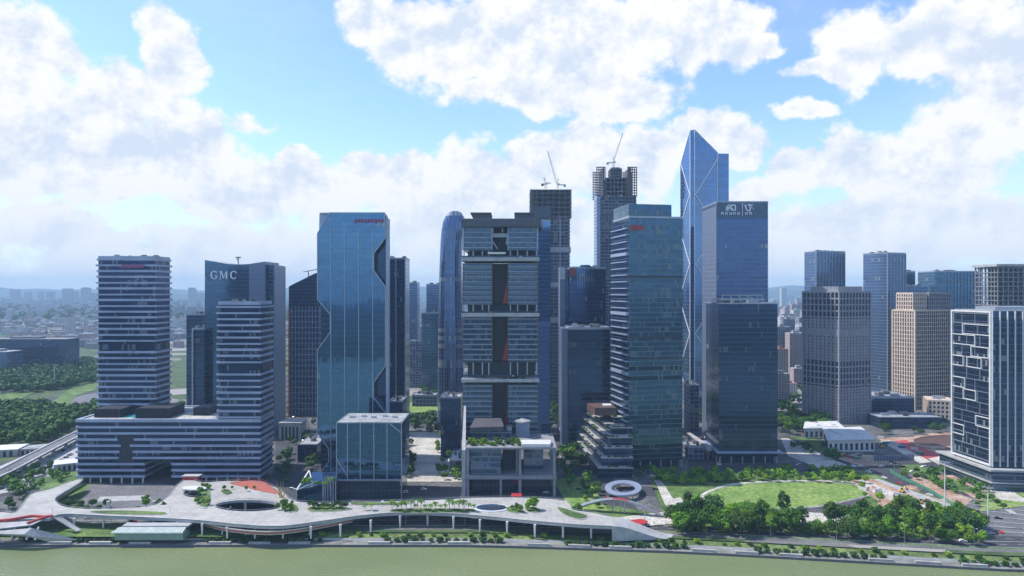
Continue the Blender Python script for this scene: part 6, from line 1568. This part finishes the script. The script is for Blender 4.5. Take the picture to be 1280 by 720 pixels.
def lowhouse(label, x0_, x1_, py, d_, h_, mat='g_dark', rm='roofl'):
    Q_ = quad(x0_, gp(0, py)[1], x1_, gp(0, py)[1], d_); tower('low_building', label, Q_, h_, M[mat], seed=int(x0_), cat='building', lobby=False, roofm=rm, parapet=.9)
lowhouse('low dark podium block in the shade directly left of the faceted blue tower', 372, 396, 578, 40, 15)
lowhouse('low grey market like block at the right edge of the central plaza', 562, 578, 590, 34, 9, 'w_conc', 'white')
lowhouse('second low block behind the plaza edge one, with a pale roof', 560, 575, 566, 26, 12, 'g_navy')
lowhouse('low dark block squeezed between the waterfront hall and the black glass block', 700, 716, 556, 40, 13)
lowhouse('small pale roofed block in the gap right of the teal tower', 860, 880, 574, 30, 10, 'w_conc', 'roofl')
lowhouse('long low dark block behind the shaded grove at the right', 1100, 1176, 536, 26, 12, 'g_dark')
for k, px in enumerate((83, 88, 91, 106)): farblock(px, 2050 + k * 30, 8, 10, 60, 'fac1', 'roofl', 'thin pale tower left of the tall banded tower', 'thin towers beyond the left wood', 'slim_tower', 'tower')
for k in range(9): farblock(978 + (k % 3) * 11, 900 + k * 70, r.uniform(14, 22), 14, r.uniform(18, 55), ('fac2', 'fac1', 'fac2')[k % 3], 'rred' if k % 2 else 'roofl', 'low block in the old quarter beyond the grove', 'blocks beyond the grove', 'apartment_block')
# low sheds at the far left
def shed(label, px, py, w_, d_, h, rz, mat='white'):
    x, y = gp(px, py); t = thing('shed', label, 'shed', (x, y, 0)); a = MB(); a.box((x, y, h / 2), (w_, d_, h), rz); a.build('walls', M['pale'], t)
    a = MB(); a.box((x, y, h + .3), (w_ + 1.2, d_ + 1.2, .5), rz); a.build('roof', M[mat], t)
    a = MB()
    for k in range(5): f = (k - 2) * w_ / 6; a.box((x + f * math.cos(rz) + d_ / 2 * math.sin(rz), y + f * math.sin(rz) - d_ / 2 * math.cos(rz), h * .4), (w_ / 12, .3, h * .8), rz)
    a.build('doorways', M['dark'], t)
shed('white roofed shed at the left edge among the trees and car lanes', 5, 568, 30, 22, 6, .25)
shed('grey roofed shed right of the white roofed one at the far left', 38, 566, 22, 16, 5, .35, 'roofl')
shed('pale canopy roofed building tucked against the left end of the podium', 88, 586, 22, 16, 6, .5)
shed('small beige boxed building in the shaded street left of the faceted blue tower', 366, 548, 22, 18, 17, 0, 'roofl')

# ------------------------------------------------------------------ cars
def make_car(color, kind):
    t = thing('car', 'car', 'car', (0, 0, -500)); z = -500
    b = MB()
    prof = [(-2.25, .35), (2.2, .35), (2.25, .75), (1.5, .95), (.75, 1.0)] + ([(.25, 1.45), (-1.3, 1.48), (-1.9, 1.0)] if kind == 'sedan' else [(.45, 1.75), (-2.1, 1.8), (-2.2, 1.0)]) + [(-2.25, .9)]
    b.slab([(x, z + y) for x, y in prof], -.88, .88); o = b.build('body', color, t)
    w = MB(); h = 1.44 if kind == 'sedan' else 1.7
    w.slab([(.62, z + 1.02), (.22, z + h - .04), (-1.22 if kind == 'sedan' else -2.0, z + h - .04), (-1.7 if kind == 'sedan' else -2.05, z + 1.04)], -.90, .90); w.build('windows', M['carglass'], t)
    for sx in (-1.4, 1.4):
        for sy in (-.8, .8): q = MB(); q.bar((sx, sy - .12, z + .33), (sx, sy + .12, z + .33), .46, n=10); q.build('wheel', M['tyre'], t)
    return t
cars = [make_car(plain('white_car_paint', (.75, .75, .75), .3, 0, .02), 'sedan'), make_car(plain('silver_car_paint', (.40, .42, .44), .3, .4, .02), 'van'), make_car(plain('black_car_paint', (.03, .03, .035), .25, .2, .02), 'sedan'), make_car(plain('red_car_paint', (.45, .03, .03), .3, 0, .02), 'sedan'), make_car(plain('white_van_paint', (.72, .73, .72), .3, 0, .02), 'van')]
r = random.Random(60)
cname = ['white', 'silver', 'black', 'red', 'white']
def car(x, y, rz, where, group):
    k = r.choices(range(5), [5, 3, 3, .6, 3])[0]
    o = dup(cars[k], (x, y, .08), rz, 1.0, f"{cname[k]} {'van' if k in (1, 4) else 'car'} {where}", group + f', {cname[k]}'); o.name = 'parked_car' if 'parked' in where else 'car'
for k in range(24):
    x = -330 + k * 26 + r.uniform(-8, 8); a = math.atan2(shore(x + 5) - shore(x - 5), 10); ln_ = k % 2
    car(x, shore(x) + (33.5 if ln_ else 38.8), a + (0 if ln_ else math.pi), 'driving on the river road', 'cars on the river road')
for k in range(34):
    x = wx(1040 + k * 5.6, 432); x = 190 + k * 3.4
    if k % 7 == 3: continue
    car(x, shore(x) + 51, math.atan2(shore(x + 5) - shore(x - 5), 10) + 1.35, 'parked under the trees along the river road', 'cars parked under the park trees')
for k in range(26):
    f = k / 26; x, y = gp(8 + 100 * f, 598 - 48 * f); car(x + r.uniform(-1, 1), y + r.uniform(-2, 2), .95, 'parked in the row at the far left lot', 'cars parked in the left lot')
for k in range(20):
    f = k / 20; x, y = gp(0 + 95 * f, 612 - 46 * f); car(x + r.uniform(-1, 1), y + r.uniform(-2, 2), .95, 'parked in the row at the far left lot', 'cars parked in the left lot')
for k in range(14):
    x = -250 + k * 27 + r.uniform(-9, 9); car(x, 505 + (k % 2) * 8, 0 if k % 2 else math.pi, 'on the street behind the deck', 'cars on the street behind the deck')
for k in range(10):
    f = k / 10; x, y = gp(1010 + 190 * f, 562 + 72 * f); car(x, y, -.75, 'on the diagonal road beside the building site', 'cars on the diagonal road')
for k in range(9):
    x, y = gp(1180 + (k % 5) * 17, 648 + (k // 5) * 12 + k % 3); car(x, y, r.uniform(-.4, .3), 'waiting at the right road crossing', 'cars at the right crossing')
for k in range(8): x, y = gp(760 + k * 14, 596 - (k % 2) * 3); car(x, y, .1, 'on the shaded street before the teal tower', 'cars before the teal tower')
for k in range(16):
    f = k / 16; x, y = gp(352 + 48 * f + (k % 2) * 6, 500 + 118 * f); car(x, y, 1.25 + math.pi * (k % 2), 'in the shaded street left of the faceted tower', 'cars in the shaded left street')
for k in range(14):
    f = k / 14; x, y = gp(684 + 92 * f - (k % 2) * 10, 505 + 128 * f); car(x, y, 1.9 + math.pi * (k % 2), 'in the street behind the waterfront hall', 'cars in the street behind the hall')
for k in range(16):
    x, y = gp(985 + k * 13, 588 - (k % 2) * 6 + k * .2); car(x, y, math.pi * (k % 2), 'on the shaded back road beyond the lawn', 'cars on the back road')
for c_ in cars:
    for ch in list(c_.children): bpy.data.objects.remove(ch)
    bpy.data.objects.remove(c_)

# ------------------------------------------------------------------ lamps and masts
def make_lamp():
    t = thing('street_lamp', 'lamp', 'street lamp', (0, 0, -500)); a = MB(); a.bar((0, 0, -500), (0, 0, -489), .24, n=6, w2=.14); a.build('pole', M['alu'], t)
    a = MB(); a.bar((0, 0, -489), (0, -2.2, -488.4), .12); a.bar((0, 0, -489), (0, 2.2, -488.4), .12); a.build('arm', M['alu'], t)
    for s in (-1, 1): a = MB(); a.box((0, 2.4 * s, -488.4), (.35, .9, .16)); a.build('lamp_head', M['white'], t)
    return t
lp = make_lamp()
for k in range(17):
    x = -330 + k * 37.5
    dup(lp, (x, shore(x) + 25.3, 0), 0, 1.0, 'slim grey double armed street lamp on the river road verge', 'street lamps along the river road')
for k in range(6): x, y = gp(1010 + k * 36, 556 + k * 14); dup(lp, (x, y, 0), .7, 1.0, 'slim street lamp beside the diagonal road', 'street lamps of the diagonal road')
for ch in list(lp.children): bpy.data.objects.remove(ch)
bpy.data.objects.remove(lp)
def mast(label, px, py, top, n=8):
    x, y = gp(px, py); z = wz(top, y); t = thing('high_mast_light', label, 'light mast', (x, y, 0)); a = MB(); a.bar((x, y, 0), (x, y, z), .7, n=8, w2=.35); a.build('pole', M['white'], t)
    a = MB()
    for k in range(n): th = k * 2 * math.pi / n; a.bar((x, y, z), (x + 2.6 * math.cos(th), y + 2.6 * math.sin(th), z + .5), .18); a.box((x + 2.8 * math.cos(th), y + 2.8 * math.sin(th), z + .3), (.9, .6, .5), th)
    a.build('lamp_ring', M['alu'], t)
mast('tall white high mast light rising above the park at the right', 1181, 642, 578)
mast('tall pale mast standing before the wood at the far left', 68, 484, 456)
mast('tall thin mast right of the white one, near the road crossing', 1235, 660, 610)

# riverside boxes and bollards
for k in range(26):
    x = -320 + k * 24
    if (k % 4) == 1: continue
    t = thing('planter_wall', 'pale low seat wall on the lower riverside path', 'seat wall', (x, shore(x) + 2.2, -2.6), 'seat walls on the lower path')
    a = MB(); a.box((x, shore(x) + 2.0, -2.0), (13, 1.4, 1.2), math.atan2(shore(x + 5) - shore(x - 5), 10)); a.build('wall_body', M['pale'], t)
    a = MB(); a.box((x, shore(x) + 2.0, -1.34), (13.2, 1.7, .12), math.atan2(shore(x + 5) - shore(x - 5), 10)); a.build('coping', M['offwhite'], t)

# ------------------------------------------------------------------ building site clutter and small street things
r = random.Random(91)
def container(x, y, rz, c, cn, i):
    t = thing('site_container', cn + ' steel container on the building site ground', 'container', (x, y, 0), cn + ' site containers')
    a = MB(); a.box((x, y, 1.4), (6, 2.4, 2.6), rz)
    for q in range(11): f = (q - 5) * .55; a.box((x + f * math.cos(rz) + 1.24 * math.sin(rz), y + f * math.sin(rz) - 1.24 * math.cos(rz), 1.4), (.2, .1, 2.4), rz)
    a.build('body', c, t); a = MB(); a.box((x, y, 2.75), (6.1, 2.5, .12), rz); a.build('roof', M['pale'], t)
cc = [('blue', plain('blue_container', (.04, .12, .30), .5)), ('white', M['white']), ('rust red', plain('rust_container', (.30, .07, .04), .6)), ('green', M['greennet'])]
for i in range(26):
    reg = [((1096, 548), (1150, 566)), ((1078, 608), (1180, 636)), ((1010, 566), (1085, 572))][i % 3]
    u = r.random(); px = reg[0][0] + (reg[1][0] - reg[0][0]) * u; py = reg[0][1] + (reg[1][1] - reg[0][1]) * u + r.uniform(-2, 5)
    c = r.choice(cc); x, y = gp(px, py); container(x, y, r.uniform(-1, .4), c[1], c[0], i)
def digger(px, py, rz, lab):
    x, y = gp(px, py); t = thing('excavator', lab, 'excavator', (x, y, 0)); cs, sn = math.cos(rz), math.sin(rz); P_ = lambda a, b, z: (x + a * cs - b * sn, y + a * sn + b * cs, z)
    for s_ in (-1.1, 1.1): a = MB(); a.box(P_(0, s_, .5), (3.8, .6, 1.0), rz); a.build('track', M['dark'], t)
    a = MB(); a.box(P_(-.4, 0, 1.6), (3.2, 2.6, 1.2), rz); a.build('body', M['yellow'], t)
    a = MB(); a.box(P_(.7, .7, 2.5), (1.4, 1.1, 1.6), rz); a.build('cab', M['carglass'], t)
    a = MB(); a.bar(P_(.8, -.3, 1.8), P_(3.8, -.3, 4.6), .5); a.bar(P_(3.8, -.3, 4.6), P_(6.2, -.3, 2.2), .4); a.build('arm', M['yellow'], t)
    a = MB(); a.box(P_(6.2, -.3, 1.6), (1.1, 1.3, 1.0), rz); a.build('bucket', M['steel'], t)
digger(1128, 616, .6, 'yellow excavator working on the torn up ground right of the lawn'); digger(1102, 560, 2.4, 'yellow excavator standing by the red membrane of the building site'); digger(1150, 630, -.4, 'yellow excavator close to the green netting fence')
def pile(px, py, s_, lab):
    x, y = gp(px, py); a = MB(); rr = random.Random(int(px)); n = 14; R_ = [s_ * rr.uniform(.75, 1.2) for _ in range(n)]
    ring = [[(x + R_[i] * k_ * math.cos(2 * math.pi * i / n), y + R_[i] * k_ * .8 * math.sin(2 * math.pi * i / n), h_ * rr.uniform(.85, 1.1)) for i in range(n)] for k_, h_ in ((1, 0.1), (.62, s_ * .28), (.25, s_ * .42))]
    for A_, B_ in zip(ring, ring[1:]):
        for i in range(n): j = (i + 1) % n; a.face([A_[i], A_[j], B_[j], B_[i]])
    a.face(ring[-1]); tag(a.build('earth_mound', M['earth']), lab, 'earth mound')
pile(1090, 612, 6, 'small heap of reddish earth near the tip of the lawn'); pile(1140, 612, 7, 'heap of reddish earth beside the green netting fence'); pile(1112, 632, 8, 'broad heap of reddish earth behind the park trees'); pile(1176, 600, 8, 'orange earth heap in the verge under the white framed tower')
# low walls and hedges that edge the lawn
kw = MB(); LP = smoothpoly([(880, 622), (898, 612), (925, 606), (975, 603), (1035, 603), (1070, 607), (1086, 616), (1068, 624), (1022, 633), (960, 637), (905, 634)])
LW = [gp(*p) for p in LP]
for a_, b_ in zip(LW, LW[1:] + LW[:1]): kw.bar((*a_, .3), (*b_, .3), .5)
tag(kw.build('lawn_kerb', M['pale']), kind='structure')

# ------------------------------------------------------------------ a label of its own for every repeat
ONES = ['', 'first', 'second', 'third', 'fourth', 'fifth', 'sixth', 'seventh', 'eighth', 'ninth', 'tenth', 'eleventh', 'twelfth', 'thirteenth', 'fourteenth', 'fifteenth', 'sixteenth', 'seventeenth', 'eighteenth', 'nineteenth']
TENS = {2: ('twentieth', 'twenty'), 3: ('thirtieth', 'thirty'), 4: ('fortieth', 'forty'), 5: ('fiftieth', 'fifty'), 6: ('sixtieth', 'sixty'), 7: ('seventieth', 'seventy'), 8: ('eightieth', 'eighty'), 9: ('ninetieth', 'ninety')}
def ordw(n):
    if n < 20: return ONES[n]
    t_, o_ = divmod(n, 10); return TENS[t_][0] if o_ == 0 else TENS[t_][1] + '-' + ONES[o_]
def sx(o):
    p = o.data.vertices[0].co if o.type == 'MESH' and o.location.length < 1 else o.location
    return p.x / p.y
byl = {}
for o in col.objects:
    if o.parent is None and 'label' in o and o.get('group') and o.get('kind') is None: byl.setdefault(o['label'], []).append(o)
def number(lst, base):
    lst.sort(key=sx)
    for i, o in enumerate(lst): o['label'] = base + (', ' + ordw(i + 1) + ' from the left' if i < len(lst) - 1 or len(lst) == 1 else ', last on the right')
for lab, lst in byl.items():
    n = len(lst)
    if n < 2: continue
    if n > 100:
        lst.sort(key=lambda o: o.location.y if o.type != 'MESH' else o.data.vertices[0].co.y); m_ = (n + 3) // 4
        for k_, w_ in enumerate(('nearest rank', 'second rank', 'third rank', 'farthest rank')):
            if 'belt' not in lab: number(lst[k_ * m_:(k_ + 1) * m_], 'small hazy block in the ' + w_ + ' of the far left town')
        if 'belt' not in lab: continue
    if n > 40 and 'belt' in lab:
        lst.sort(key=lambda o: o.location.y - shore(o.location.x))
        rows = ['river side row', 'second row', 'third row', 'lawn side row']; m_ = (n + 3) // 4
        for k_ in range(4): number(lst[k_ * m_:(k_ + 1) * m_], 'bushy tree in the ' + rows[k_] + ' of the park belt')
    elif n > 40:
        number(lst, lab)
    else: number(lst, lab)
